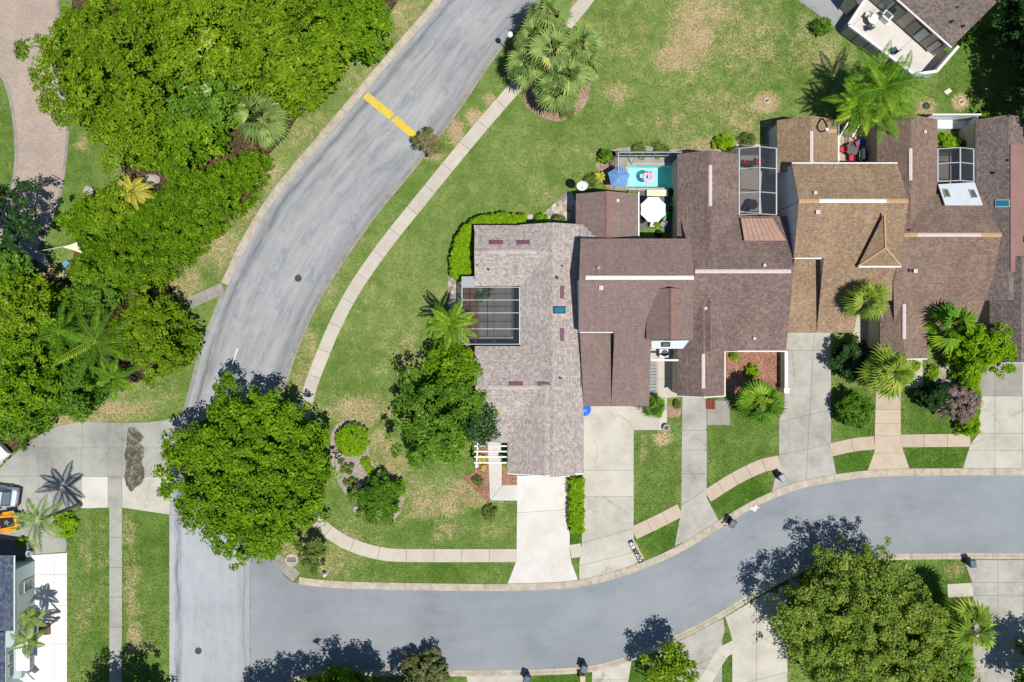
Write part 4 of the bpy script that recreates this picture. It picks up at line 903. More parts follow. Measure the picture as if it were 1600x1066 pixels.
def trunk_path(m, base, top, r0, r1, lean=0.0):
    base, top = Vector(base), Vector(top); pts = []; rr = []
    for i in range(9):
        t_ = i/8; p = base.lerp(top, t_); p.x += lean*math.sin(t_*math.pi)*.3; pts.append(p); rr.append(r0+(r1-r0)*t_+(.02 if i % 2 else 0)+(.08*(1-t_*6) if t_ < .16 else 0))
    m.tube(pts, rr, 10)
def fan_palm(px, py, rpx, h, label, mat='palm_green', group=None, n=34, name='fan_palm', dead=True, lean=(0, 0)):
    c = W(px, py, h); r = rpx*(HC-h)/FPX; base = Vector((c.x-lean[0], c.y-lean[1], 0)); root = thing(name, label, 'palm tree', base, group=group)
    cc = np.array([lean[0], lean[1], h]); V, F, T = fan_crown(cc, n, r*.56, r*.5)
    put('crown', tri_mesh('crown', V, F, T), mat, root)
    if dead:
        V, F, T = fan_crown(cc-np.array([0, 0, .15]), 9, r*.42, r*.45, .5, .7, -.35, -1.1); put('dead_fronds', tri_mesh('dead_fronds', V, F, T), 'palm_dead', root)
    m = MB(); trunk_path(m, (0, 0, -.1), (lean[0], lean[1], h-.05), .2, .15); m.build('trunk', 'palm_bark', root, local=True, smooth=True)
    return root
def feather_crown(c, n, L, arch=.9, base=.45, leaflet=.55, pairs=27, spread=1.0, el_hi=1.2, el_lo=-.05):
    V = []; F = []; T = []
    for k in range(n):
        az = k*2.39996+rng.random()*.4; q = (k+.5)/n; el = el_hi+(el_lo-el_hi)*q**.8; Lk = L*(.85+.3*rng.random()); lt = base+rng.normal()*.15
        hd = np.array([math.cos(az), math.sin(az), 0]); sd = np.array([-hd[1], hd[0], 0]); P = []; pos = np.array(c, float); e = el; st = Lk/14
        for i in range(15): P.append(pos.copy()); pos = pos+st*(hd*math.cos(e)+np.array([0, 0, math.sin(e)])); e -= arch*(1.5/14)*(.6+.8*i/14)
        P = np.array(P)
        for i in range(14):
            w = sd*.03*(1-i/15); b = len(V); V += [P[i]-w, P[i]+w, P[i+1]+w*.9, P[i+1]-w*.9]; F.append([b, b+1, b+2, b+3]); T.append(.75)
        for j in range(pairs):
            t_ = .1+.9*j/(pairs-1); x = t_*14; i = min(int(x), 13); p = P[i]+(P[i+1]-P[i])*(x-i); tg = unit((P[i+1]-P[i])[None])[0]
            ln = leaflet*math.sin(math.pi*min(1, .18+.82*t_)**.8)*(.85+.3*rng.random())+.08; 
            for s in (-1, 1):
                d = sd*s*(.8)+tg*.55; d = d/np.linalg.norm(d); nn = np.cross(d, tg); nn = nn/np.linalg.norm(nn)*.035
                tip = p+d*ln+np.array([0, 0, -.5*ln*(.4+rng.random())]); mid = p+d*ln*.5+np.array([0, 0, .02]); wd = tg*.05
                b = len(V); V += [p, mid+wd, tip, mid-wd]; F.append([b, b+1, b+2, b+3]); T.append(np.clip(lt+rng.normal()*.1, 0, 1))
    return V, F, T
def feather_palm(px, py, rpx, h, label, mat='palm_queen', group=None, n=15, name='feather_palm', stems=None, lean=(0, 0), arch=.9, leaflet=.5, tr=.14, base=.45):
    c = W(px, py, h); L = rpx*(HC-h)/FPX; root = thing(name, label, 'palm tree', (c.x-lean[0], c.y-lean[1], 0), group=group)
    V = []; F = []; T = []; m = MB()
    for dx, dy, dh in (stems or [(0, 0, 0)]):
        v, f, t_ = feather_crown((lean[0]+dx, lean[1]+dy, h+dh), n, L*1.15, arch, base, leaflet); b = len(V); V += v; F += [[i+b for i in q] for q in f]; T += t_
        trunk_path(m, (dx*.3, dy*.3, -.1), (lean[0]+dx, lean[1]+dy, h+dh), tr*1.2, tr*.8)
    put('crown', tri_mesh('crown', V, F, T), mat, root); m.build('trunk', 'palm_bark', root, local=True, smooth=True)
    return root

# --- the wooded strip on the left
GL = 'trees of the wooded strip left of the road'
tree(165, 100, 112, 9.5, 'leaf_oak', 'broad yellow-green tree overhanging the paver lane, top left', GL, dens=1.1)
tree(330, 50, 90, 10, 'leaf_oak', 'bright tree at the top edge, second from the paver lane', GL)
tree(455, 60, 95, 9, 'leaf_oak', 'bright spreading tree by the verge near the yellow speed hump', GL)
tree(555, 25, 66, 8, 'leaf_bright', 'rounded green tree nearest the top of the road', GL, leaf=.26)
tree(330, 140, 66, 7, 'leaf_deep', 'darker tree tucked in the middle of the wooded strip', GL)
tree(455, 125, 52, 6.5, 'leaf_oak', 'small bright tree above the sage fan palm', GL)
tree(210, 195, 66, 6.5, 'leaf_oak', 'tree beside the small lawn right of the paver lane', GL)
tree(300, 205, 52, 5.5, 'leaf_bright', 'leafy tree above the yellow feather palm', GL)
tree(365, 110, 45, 8, 'leaf_oak', 'slim bright tree left of the sage fan palm', GL)
tree(265, 245, 36, 4, 'leaf_bright', 'low round tree touching the overgrown hedge', GL)
tree(255, 15, 60, 9, 'leaf_oak', 'tree at the top edge above the broad overhanging tree', GL)
hedge([(415, 242), (405, 280), (375, 325), (345, 348), (310, 385), (275, 415), (250, 438), (200, 455), (120, 450), (108, 415), (150, 370), (205, 325), (265, 280), (330, 255), (385, 235)], 2.9, 'leaf_bright', 'wide overgrown green hedge between road verge and small lawn', leaf=.2, clump=.4, mound=1.9, bump=.24, rough=.13)
tree(140, 345, 44, 3.8, 'leaf_bright', 'rounded dark-shadowed bush tree at the edge of the small lawn', GL, low=.15)
tree(180, 325, 36, 3.6, 'leaf_oak', 'small rounded tree right beside the yellow feather palm', GL, low=.15)
tree(243, 525, 66, 5.5, 'leaf_oak', 'dome-shaped yellow-green tree beside the lower verge', GL, low=.2, leaf=.26)
tree(45, 490, 62, 7, 'leaf_oak', 'tree at the left edge above the turning head, upper one', GL)
tree(40, 590, 72, 8, 'leaf_bright', 'tree at the left edge just above the turning head', GL)
tree(110, 610, 46, 6, 'leaf_deep', 'dark leafy tree overhanging the turning head', GL)
tree(20, 650, 46, 6, 'leaf_deep', 'dark tree beside the white vehicle on the left edge', GL)
tree(8, 350, 60, 8, 'leaf_dark', 'dark sparse tree shading the end of the paver lane', GL, sparse=.25)
tree(20, 415, 40, 7, 'leaf_deep', 'grey-green tree above the cream shade sail', GL, sparse=.2)
tree(150, 455, 34, 4, 'leaf_deep', 'small dark tree below the overgrown hedge', GL)
fan_palm(408, 188, 44, 4.5, 'sage fan palm by the verge left of the road', 'palm_sage')
feather_palm(208, 300, 34, 2.6, 'yellow feather palm behind the small lawn', 'leaf_gold', n=17, leaflet=.34, arch=1.5)
feather_palm(150, 535, 62, 5.5, 'green feather palm among trees above the turning head', n=16)
feather_palm(95, 520, 50, 5, 'feather palm near the left edge beside taller trees', n=13, base=.3)
feather_palm(178, 590, 34, 3, 'low feather palm below the dome-shaped tree', n=11)
# --- trees on the corner lot
tree(388, 736, 134, 6.4, 'leaf_bright', 'big round bright green tree covering the road junction', dens=1.3, nlf=2.9, leaf=.3, clump=.66, low=.22, lob=.05, zr=.06)
tree(684, 652, 78, 5.6, 'leaf_deep', 'dark glossy tree against the tan roof', leaf=.3, lob=.06)
tree(706, 582, 46, 4.6, 'leaf_bright', 'bright green tree between feather palm and dark glossy tree', leaf=.26)
tree(750, 668, 26, 6.5, 'leaf_dark', 'small dark tree leaning over the pergola', sparse=.25, dens=.8)
feather_palm(704, 506, 38, 4.6, 'feather palm leaning over the screened courtyard', n=17, base=.6)
shrub(549, 688, 28, 1.5, 'leaf_lime', 'clipped round lime shrub in the gravel bed', leaf=.13, clump=.2, smoothness=.97, ry=27, dens=1.6)
tree(590, 780, 36, 2.2, 'leaf_deep', 'dark domed bush at the lower end of the gravel bed', low=.1, leaf=.2, clump=.36, lob=.03, dens=1.3)
shrub(622, 764, 15, 1.6, 'leaf_lime', 'bright shrub on the right flank of the dark domed bush', leaf=.16)
shrub(604, 812, 13, 1.4, 'leaf_olive', 'olive shrub below the dark domed bush')
for i, (x, y, r) in enumerate([(570, 722, 8), (576, 732, 8), (582, 740, 8), (533, 722, 5), (537, 734, 6), (545, 738, 5), (541, 728, 4), (549, 728, 4), (542, 754, 7), (548, 760, 5), (551, 750, 5), (546, 768, 4), (556, 752, 4), (556, 777, 6)]):
    shrub(x, y, r, .5, 'leaf_lime' if i < 3 else 'leaf_olive', (('upper', 'middle', 'lower')[i]+' one of three lime tufts in a row near the dark domed bush' if i < 3 else 'small olive tuft planted in the gravel bed'), group='grassy tufts in the gravel bed', name='grass_tuft', leaf=.13, clump=.14, cat='plant', per=24)
shrub(767, 803, 13, .9, 'leaf_olive', 'small plant on the lawn below the pergola', leaf=.16)
tree(490, 866, 28, 2.6, 'leaf_olive', 'thin small tree beside the storm drain', sparse=.4, leaf=.2, clump=.34, dens=.9)
hedge([(704, 435), (703, 402), (711, 372), (724, 352), (748, 337), (785, 332), (822, 334), (822, 351), (738, 353), (737, 436)], 1.5, 'leaf_lime', 'clipped bright hedge wrapping the corner of the tan-roofed house', leaf=.14, clump=.2, mound=.25, rough=.03, smooth=False)
hedge([(889, 748), (912, 748), (912, 832), (890, 832)], 1.2, 'leaf_lime', 'narrow clipped hedge between two driveways', leaf=.15, clump=.22, mound=.22, rough=.05, smooth=False)
shrub(846, 344, 12, 1.1, 'leaf_lime', 'round lime shrub behind the tan-roofed house, left one', leaf=.14, clump=.18, smoothness=.92)
shrub(874, 345, 11, 1.1, 'leaf_olive', 'round olive shrub behind the tan-roofed house, right one', leaf=.14, clump=.18, smoothness=.92)
tree(670, 222, 22, 3, 'leaf_crape', 'small pink-flowering tree at the end of the speed hump', leaf=.2, clump=.3, sparse=.2)
# --- fan palm cluster by the road
GP = 'fan palms in the bed by the upper road'
for x, y, r, h, lb in ((858, 22, 38, 5.5, 'northmost fan palm of the roadside cluster at the top edge'), (835, 60, 36, 4.6, 'fan palm leaning over the road beside the lamp'), (905, 72, 40, 5, 'fan palm on the lawn side of the roadside cluster'), (862, 78, 40, 5.6, 'tallest fan palm in the middle of the roadside cluster'), (825, 100, 34, 4.2, 'low fan palm over the pavement in the roadside cluster'), (885, 115, 40, 4.6, 'fan palm above the curved mulch bed'), (868, 140, 38, 4, 'lowest fan palm nearest the mulch bed'), (915, 100, 34, 4.4, 'rightmost fan palm of the roadside cluster')):
    fan_palm(x, y, r, h, lb, 'palm_sage', GP, n=36)
shrub(885, 172, 15, .5, 'leaf_olive', 'low ground cover in the mulch bed under the fan palms', leaf=.16, cat='plant')
# --- front gardens
fan_palm(1187, 628, 38, 2.6, 'large bright fan palm beside the front garage gable', 'palm_queen', n=32, dead=False)
fan_palm(1023, 637, 21, 1.6, 'small fan palm in the entry planter of the plum-roofed house', 'palm_queen', n=22, dead=False)
fan_palm(1356, 470, 36, 5.2, 'fan palm rising from the entry of the golden-roofed house', 'palm_green', n=32)
fan_palm(1390, 582, 41, 4.8, 'fan palm with brown skirt beside the narrow driveway', 'palm_green', n=38)
fan_palm(1485, 505, 42, 4.2, 'broad-leaved palm beside the bright rounded tree', 'palm_queen', n=18, dead=False)
tree(1535, 548, 44, 5, 'leaf_lime', 'bright rounded tree in front of the right-edge house', leaf=.24, clump=.45)
tree(1338, 562, 34, 2.8, 'leaf_dark', 'dark bush beside the golden house driveway', low=.1, leaf=.26, clump=.4)
tree(1336, 643, 27, 2.6, 'leaf_deep', 'round small tree on the lawn by the narrow driveway', low=.3, leaf=.2, clump=.34)
tree(1461, 620, 22, 2.8, 'leaf_dark', 'dark green shrub tree left of the pink-flowering tree', low=.2, leaf=.2, clump=.34)
tree(1494, 630, 30, 3.0, 'leaf_pink', 'pink-flowering tree against the tall narrow hedge', leaf=.18, clump=.3)
hedge([(1506, 578), (1530, 578), (1530, 680), (1504, 680)], 1.8, 'leaf_lime', 'tall narrow hedge beside the right-hand double driveway', leaf=.15, clump=.25, mound=.3, rough=.07, smooth=False)
shrub(1460, 582, 11, .8, 'leaf_lime', 'round shrub at the foot of the umber house', leaf=.15, clump=.2); shrub(1430, 570, 10, .8, 'leaf_lime', 'round shrub under the white gable front of the umber house', leaf=.15, clump=.2)
shrub(1493, 588, 10, .8, 'leaf_deep', 'low shrub in gravel left of the tall narrow hedge')
shrub(1149, 557, 7, .8, 'leaf_lime', 'round shrub beside the white gutter in the red mulch', leaf=.13, clump=.16); shrub(1176, 580, 11, .8, 'leaf_lime', 'lime shrub in the middle of the red mulch', leaf=.14, clump=.18)
shrub(1059, 632, 7, .6, 'leaf_olive', 'tiny shrub between walkway and single driveway', leaf=.12, clump=.15)
# --- back gardens
shrub(947, 243, 11, 1.3, 'leaf_deep', 'spiky shrub with pink flowers at the pool screen corner', leaf=.26, clump=.22); shrub(950, 250, 6, 1.0, 'leaf_pink', 'pink flowers under the spiky shrub at the pool screen', leaf=.14, clump=.16, cat='plant')
shrub(925, 283, 13, .9, 'leaf_olive', 'olive shrub beside the satellite dish', leaf=.18); feather_palm(938, 276, 9, .6, 'yellow spiky plant near the blue umbrella', 'leaf_gold', n=10, leaflet=.12, tr=.05)
shrub(1000, 234, 13, .6, 'leaf_olive', 'dry shrub behind the pool screen, left one'); shrub(1032, 234, 14, .6, 'leaf_olive', 'yellowish shrub behind the pool screen, right one')
shrub(1133, 223, 19, 1.0, 'leaf_lime', 'bright spiky shrub behind the mottled brown roof', leaf=.26, ry=13); shrub(1170, 217, 14, 1.0, 'leaf_olive', 'clipped olive shrub at the corner of the screened porch', leaf=.14, ry=11)
feather_palm(1380, 138, 46, 6, 'clump of tall feather palms behind the golden house', n=13, stems=[(0, 0, 0), (-1.6, -.7, -1.2), (1.4, .5, -.6), (-.4, 1.6, -1.0), (.9, -1.6, -1.6)], leaflet=.6)
feather_palm(1342, 172, 38, 4.2, 'yellow-green feather palm over the courtyard chairs', n=12, base=.85, leaflet=.5)
shrub(1287, 38, 15, 1.6, 'leaf_deep', 'dark round shrub beside the rear lane', leaf=.18)
shrub(1520, 48, 14, 1.6, 'leaf_deep', 'shrub at the side of the rotated house', leaf=.2)
tree(1640, 30, 70, 8, 'leaf_dark', 'dark tree shading the lawn at the top right corner', dens=1.2); tree(1690, 140, 84, 8.5, 'leaf_dark', 'dark tree at the right edge above the grey brown roof', dens=1.2)
tree(1694, 378, 52, 8, 'leaf_dark', 'tree past the right edge throwing shade on the red roof panel', dens=1.0, sparse=.2)
shrub(1478, 222, 18, 1.6, 'leaf_lime', 'bright leafy shrub in the white-fenced courtyard', leaf=.22, ry=16); shrub(1506, 224, 12, 1.4, 'leaf_deep', 'darker shrub beside the wall of the white-fenced courtyard', leaf=.2)
shrub(1550, 182, 18, .7, 'leaf_lime', 'low yellow-green shrubs behind the right-edge house', leaf=.18, ry=8)
# --- lower edge
tree(1346, 985, 130, 7.4, 'leaf_live', 'big oak with grey-green crown shading the bend of the road', dens=1.15, leaf=.23, clump=.62, lob=.1, zr=.08, nlf=2.7)
tree(1436, 1030, 80, 5.6, 'leaf_live', 'lower oak crown between the big oak and two fan palms', leaf=.25, zr=.09)
fan_palm(1512, 980, 46, 5, 'fan palm beside the lower right driveway, upper one', 'palm_green', n=34); fan_palm(1488, 1032, 40, 4.2, 'fan palm beside the lower right driveway, lower one', 'palm_queen', n=30)
tree(1042, 1050, 42, 5, 'leaf_oak', 'small loose tree at the lower edge beside the driveway', leaf=.28, sparse=.1)
tree(1640, 1046, 46, 5.5, 'leaf_bright', 'tree at the lower right corner', leaf=.28)
tree(668, 1056, 34, 2.8, 'leaf_crape', 'pinkish bush tree on the lower verge', leaf=.2, clump=.34, low=.1)
tree(560, 1152, 92, 9, 'leaf_bright', 'tree below the lower edge throwing a wide shadow on the road'); tree(430, 1190, 84, 9.5, 'leaf_oak', 'tree past the lower edge shading the road mouth')
tree(520, 1092, 50, 2.2, 'leaf_lime', 'low bright bushes along the lower verge in tree shade', low=.1)
tree(175, 1170, 78, 9, 'leaf_oak', 'tree below the lower edge shading the strip of lawn beside the pavement')
feather_palm(62, 812, 42, 6.3, 'tall feather palm beside the orange car', n=11, leaflet=.55, base=.35, mat='palm_sage')
feather_palm(48, 968, 20, 3.6, 'left young palm against the green house wall', n=10, leaflet=.4, lean=(-.5, .6), mat='palm_sage', tr=.07); feather_palm(44, 1004, 24, 3.6, 'lower young palm against the green house wall', n=10, leaflet=.4, lean=(-.7, -1.0), mat='palm_sage', tr=.07)
shrub(98, 822, 22, 1.0, 'leaf_lime', 'bright spreading shrub at the foot of the tall feather palm', leaf=.2); shrub(33, 848, 8, .8, 'leaf_lime', 'round shrub on the dark terrace', leaf=.14, clump=.18)

# ------------------------------------------------------------------ street things
sb = thing('speed_hump', 'yellow painted speed hump across the main road, in two halves', 'speed hump', W(612, 182))
def hump(a0, a1, b0, b1):
    p, q, r_, s_ = (G(v) for v in (a0, a1, b1, b0)); n = 6; V = []; F = []
    for i in range(n+1):
        t_ = i/n; z = .02+.09*math.sin(math.pi*t_)
        a, b = p.lerp(q, t_), s_.lerp(r_, t_); V += [(a.x, a.y, z), (b.x, b.y, z)]
    for i in range(n): F.append([2*i, 2*i+1, 2*i+3, 2*i+2])
    o = MB().add(V, F).build('hump_half', 'yellow_line', sb); bm = bmesh.new(); bm.from_mesh(o.data); bmesh.ops.recalc_face_normals(bm, faces=bm.faces)
    if sum(f.normal.z for f in bm.faces) < 0: bmesh.ops.reverse_faces(bm, faces=bm.faces)
    bm.to_mesh(o.data); bm.free()
hump((567, 153), (576, 145), (608, 187), (617, 178)); hump((611, 189), (620, 181), (650, 222), (657, 213))
pm = sheet('lane_mark', [(360, 578), (361, 579), (372, 545), (370, 545)], .017, 'paper_white', .013)
def manhole(px, py, r, label):
    o = thing('manhole_cover', label, 'manhole', W(px, py), group='manhole covers in the road')
    MB().lathe((0, 0, .008), [(r, 0), (r, .026), (r*.93, .026), (r*.9, .018), (.01, .018)], 24).build('ring', 'iron', o, local=True)
    m = MB()
    for k in range(-3, 4): L = math.sqrt(max(0, (r*.8)**2-(k*r*.22)**2)); m.box((k*r*.22, 0, .032), (r*.09, 2*L, .012))
    m.build('tread_bars', 'dark_metal', o, local=True)
manhole(466, 435, .36, 'manhole cover in the middle of the curving road'); manhole(310, 1017, .34, 'manhole cover in the pale road at the bottom')
lp = thing('street_lamp', 'black street lamp with round globe beside the fan palms', 'street lamp', W(797, 84))
MB().tube([(0, 0, 0), (0, 0, .5), (0, 0, 4.2)], [.11, .075, .05], 10).build('post', 'black', lp, local=True)
MB().lathe((0, 0, 0), [(.19, -.05), (.19, .12), (.12, .2), (.1, .5)], 12).build('base', 'black', lp, local=True)
MB().lathe((0, 0, 4.15), [(.1, 0), (.16, .06), (.24, .2), (.27, .36), (.24, .52), (.14, .64), (.03, .68)], 18).build('globe', 'cloth_white', lp, local=True, smooth=True)
hy = thing('fire_hydrant', 'small white hydrant on the verge near the road corner', 'hydrant', W(509, 896))
MB().lathe((0, 0, 0), [(.2, 0), (.2, .06), (.13, .08), (.13, .5), (.18, .52), (.18, .57), (.12, .68), (.05, .74), (.04, .8)], 14).build('barrel', 'paper_white', hy, local=True)
for a in (0, 1.57, 3.14): MB().tube([(0, 0, .38), (.22*math.cos(a), .22*math.sin(a), .38)], [.07, .08], 8).build('nozzle', 'pink_plastic', hy, local=True)
dr = thing('storm_drain', 'concrete storm drain pad with dark grate near the road corner', 'drain', W(456, 875))
MB().lathe((0, 0, -.02), [(.68, 0), (.68, .1), (.62, .12), (.01, .12)], 8).build('pad', 'concrete_kerb', dr, local=True)
for k in range(4): MB().box((0, .22-k*.12, .115), (.9, .07, .03)).build('grate_bar', 'iron', dr, local=True)
def uti(px, py, label, mat, s=.35, z=.1):
    o = thing('utility_cover', label, 'utility cover', W(px, py)); MB().lathe((0, 0, -.02), [(s, 0), (s, z), (s*.8, z+.02), (s*.75, z-.01), (.01, z-.01)], 12).build('rim', mat, o, local=True); MB().box((0, 0, z), (s*.9, s*.5, .06), .5).build('lid', 'iron', o, local=True)
uti(1198, 158, 'small utility cover in a sandy circle on the rear lawn', 'stone'); uti(1447, 166, 'dark utility cover on bare soil near the white fence', 'bin_dark'); uti(1502, 160, 'brown utility cover in a sandy circle under the dark tree', 'tan_bag')
o = MB().prism([G((1474, 144)), G((1482, 138)), G((1487, 143)), G((1479, 149))], 0, .1).build('paving_stone', 'concrete_white'); props(o, 'pale square paving stone on the lawn near the rotated house', 'paving stone')
# wheeled bins
def wheelie(px, py, rz, label, body, lid, h=1.05):
    o = thing('trash_bin', label, 'bin', W(px, py, 0), rz, 'wheeled bins at the kerb')
    b = MB(); b.add([(-.24, -.26, .08), (.24, -.26, .08), (.24, .22, .08), (-.24, .22, .08), (-.3, -.36, h), (.3, -.36, h), (.3, .34, h), (-.3, .34, h)], [[3, 2, 1, 0], [4, 5, 6, 7], [0, 1, 5, 4], [1, 2, 6, 5], [2, 3, 7, 6], [3, 0, 4, 7]]); b.build('body', body, o, local=True, bevel=.03)
    l = MB().add([(-.32, -.38, h+.01), (.32, -.38, h+.01), (.32, .38, h+.02), (-.32, .38, h+.02), (-.24, -.28, h+.09), (.24, -.28, h+.09), (.26, .34, h+.1), (-.26, .34, h+.1)], [[3, 2, 1, 0], [4, 5, 6, 7], [0, 1, 5, 4], [1, 2, 6, 5], [2, 3, 7, 6], [3, 0, 4, 7]]).build('lid', lid, o, local=True, bevel=.02)
    MB().tube([(-.22, .44, h-.02), (.22, .44, h-.02)], .02, 6).build('handle', body, o, local=True)
    for s in (-1, 1): MB().tube([(s*.25, .24, .12), (s*.31, .24, .12)], .12, 12).build('wheel', 'rubber', o, local=True)
wheelie(1140, 814, 2.6, 'black bin at the kerb by the single driveway', 'black', 'bin_dark'); wheelie(1217, 744, .5, 'dark bin standing at the kerb left of the golden house driveway', 'bin_dark', 'grey_plastic')
wheelie(1510, 876, .1, 'blue bin at the top of the lower right driveway', 'bin_blue', 'bin_blue'); wheelie(911, 1038, 2.9, 'blue-grey bin on the lower kerb beside the mailbox box', 'bin_dark', 'bin_blue'); wheelie(823, 1054, 2.8, 'blue-grey bin on the lower kerb by the paved drive', 'bin_dark', 'bin_blue')
wheelie(1506, 885, .2, 'dark bin paired with the blue bin, lower right', 'bin_dark', 'bin_dark') if False else None
def tote(px, py, rz, label, mat, seed, d=(.62, .42, .34)):
    r_ = random.Random(seed); o = thing('recycling_tote', label, 'recycling bin', W(px, py), rz, 'open recycling totes at the kerb'); x, y, z = d
    m = MB()
    for cx, cy, sx, sy in ((0, y/2, x, .03), (0, -y/2, x, .03), (x/2, 0, .03, y), (-x/2, 0, .03, y)): m.box((cx, cy, z/2), (sx, sy, z))
    m.box((0, 0, .02), (x, y, .03)); m.build('tub', mat, o, local=True)
    for k in range(5): MB().box((r_.uniform(-.2, .2), r_.uniform(-.13, .13), z*.75+r_.uniform(0, .12)), (r_.uniform(.12, .26), r_.uniform(.1, .18), r_.uniform(.1, .2)), r_.uniform(0, 3)).build('rubbish', r_.choice(['cardboard', 'paper_white', 'paper_white', 'tan_bag', 'bin_dark']), o, local=True)
tote(987, 850, 1.95, 'recycling tote nearest the house in the row beside the double driveway', 'bin_dark', 1); tote(990.5, 857, 1.9, 'second recycling tote in the row, full of cardboard', 'cardboard', 2); tote(995, 865, 2.0, 'third recycling tote in the row, full of bottles', 'bin_dark', 3); tote(999, 873, 1.9, 'blue recycling tote nearest the kerb in the row', 'bin_blue', 4)
tote(1133, 817, .6, 'white recycling tote beside the black kerb bin', 'paper_white', 5)
o = MB().box(W(909, 1054)+Vector((0, 0, .5)), (.5, .55, 1.0)).build('parcel_box', 'tan_bag'); props(o, 'small tan box post on the lower verge beside a bin', 'mailbox')
o = MB().prism([G(p) for p in ((1169, 795), (1172, 791), (1176, 792), (1180, 787), (1182, 791), (1187, 792), (1181, 796), (1180, 800), (1175, 797))], .02, .13).build('paint_splash', 'concrete_white'); props(o, 'white paint splash on the kerb right of the black bin', 'paint mark')

# ------------------------------------------------------------------ courtyard of the tan-roofed house
slabs('courtyard_floor', [(716, 432), (813, 440), (813, 545), (716, 545)], [vl(749), vl(790), hl(500)], 'concrete_court', z=.06)
sheet('porch_slab', [(726, 450), (748, 450), (748, 540), (726, 540)], .085, 'teak', .02)
def cagebar(o, p, q, w=.09, mat='frame_metal', name='frame_bar'): return MB().beam(p, q, w, w).build(name, mat, o)
def panel(o, pts, mat='screen_mesh'): return MB().add(pts, [list(range(len(pts)))]).build('screen', mat, o)
sc = thing('screen_enclosure', 'dark-framed screen enclosure over the courtyard of the tan-roofed house', 'enclosure', W(765, 495))
hS = 2.75
for y in (449, 469, 489, 514, 538): cagebar(sc, W(722, y, hS), W(813, y, hS), .055)
for x in (722, 812): cagebar(sc, W(x, 449, hS), W(x, 538, hS), .09)
for x in (743, 772): cagebar(sc, W(x, 449, hS+.02), W(x, 538, hS+.02), .06, 'dark_metal')
for y in (449, 469, 489, 514, 538): a = W(722, y, hS); cagebar(sc, (a.x, a.y, 0), a, .08)
panel(sc, [W(722, 449, hS), W(812, 449, hS), W(812, 538, hS), W(722, 538, hS)])
a, b = W(722, 449, hS), W(722, 538, hS); panel(sc, [(a.x, a.y, 0), (b.x, b.y, 0), b, a])
slope3(sc, [W(721, 432, 2.5), W(742, 432, 2.5), W(742, 449, 2.7), W(721, 449, 2.7)], 'frame_metal', 'solid_panel', .06)
for i, (x, y) in enumerate([(790, 462), (778, 470)]): shrub(x-28, y-6, 8, .7, 'leaf_deep', 'potted plant in the screened courtyard, %s one' % ('upper' if i else 'left'), leaf=.14, clump=.16, cat='plant')
# walk, pergola
slabs('front_walk', [(762, 690), (784, 690), (784, 758), (808, 758), (808, 782), (766, 782)], [((766, 782), (785, 758)), hl(705)], 'concrete_white', z=.06)
pg = thing('pergola', 'white four-beam pergola over the front walk of the tan-roofed house', 'pergola', W(768, 708))
for y in (697, 705.5, 714, 723): bar(pg, W(741, y, 2.5), W(792, y, 2.5), .13, .2, 'white_trim', 'rafter')
bar(pg, W(747, 692, 2.36), W(744, 731, 2.36), .14, .22, 'white_trim', 'beam')
for y in (696, 728): a = W(746, y, 2.3); MB().beam((a.x, a.y, 0), a, .18, .18).build('post', 'white_trim', pg)
shrub(749, 716, 9, .7, 'leaf_gold', 'yellow shrub under the pergola rafters', leaf=.16); shrub(786, 714, 6, .8, 'leaf_lime', 'green shrub beside the house wall under the pergola', leaf=.14, clump=.16)
shrub(746, 752, 9, .6, 'leaf_olive', 'brownish shrub in the red mulch by the front walk', leaf=.14)
shrub(754, 732, 5, .5, 'leaf_gold', 'tiny yellow plant in the red mulch by the front walk', leaf=.12, clump=.14, cat='plant')
tub = thing('plastic_tub', 'blue plastic tub upside down by the garage of the plum-roofed house', 'tub', W(913, 640))
MB().lathe((0, 0, 0), [(.62, 0), (.62, .06), (.5, .35), (.4, .52), (.02, .54)], 20).build('shell', 'blue_plastic', tub, local=True, smooth=True); MB().lathe((0, 0, .0), [(.66, 0), (.68, .03), (.66, .07), (.6, .07)], 20).build('rim', 'blue_plastic', tub, local=True)
# entry court of plum house
slabs('entry_path', [(1014, 545), (1060, 545), (1060, 620), (1042, 622), (1042, 672), (990, 672), (990, 636), (1014, 636)], [hl(592), hl(622), vl(1028), hl(640)], 'concrete_walk', z=.05)
dk = thing('slatted_deck', 'grey slatted deck strip beside the entry path', 'deck', W(1019, 600))
for k in range(13): a, b = W(1013, 568+k*5), W(1026, 568+k*5); MB().box(((a.x+b.x)/2, a.y, .16), (b.x-a.x, .27, .05)).build('board', 'slat_grey', dk)
ac = thing('air_conditioner', 'white air conditioner unit in the entry court', 'air conditioner', W(1036, 552))
MB().box((0, 0, .42), (1.0, .8, .8)).build('case', 'white_trim', ac, local=True, bevel=.04); MB().lathe((0, 0, .83), [(.34, 0), (.34, .03), (.3, .04), (.02, .04)], 18).build('fan_grille', 'dark_metal', ac, local=True)
for k in range(5): MB().box((-.52, 0, .15+k*.14), (.03, .7, .05)).build('louvre', 'grey_plastic', ac, local=True)
pot = thing('flower_pot', 'round pot at the corner of the entry path', 'pot', W(1040, 668)); MB().lathe((0, 0, .05), [(.22, 0), (.33, .4), (.36, .42), (.33, .44), (.3, .4), (.02, .38)], 16).build('pot', 'stone', pot, local=True); MB().lathe((0, 0, .4), [(.28, 0), (.2, .06), (.02, .08)], 12).build('soil', 'bark', pot, local=True)
slabs('front_pad', [(1105, 626), (1140, 626), (1140, 664), (1105, 664)], [hl(645)], 'concrete_court', z=.04)
bs = thing('brick_step', 'small red brick step beside the single driveway', 'step', W(1110, 632)); 
for i in range(3):
    for j in range(5): MB().box((-.3+i*.3, .42-j*.2, .1), (.27, .17, .12)).build('brick', 'red_brick', bs, local=True)
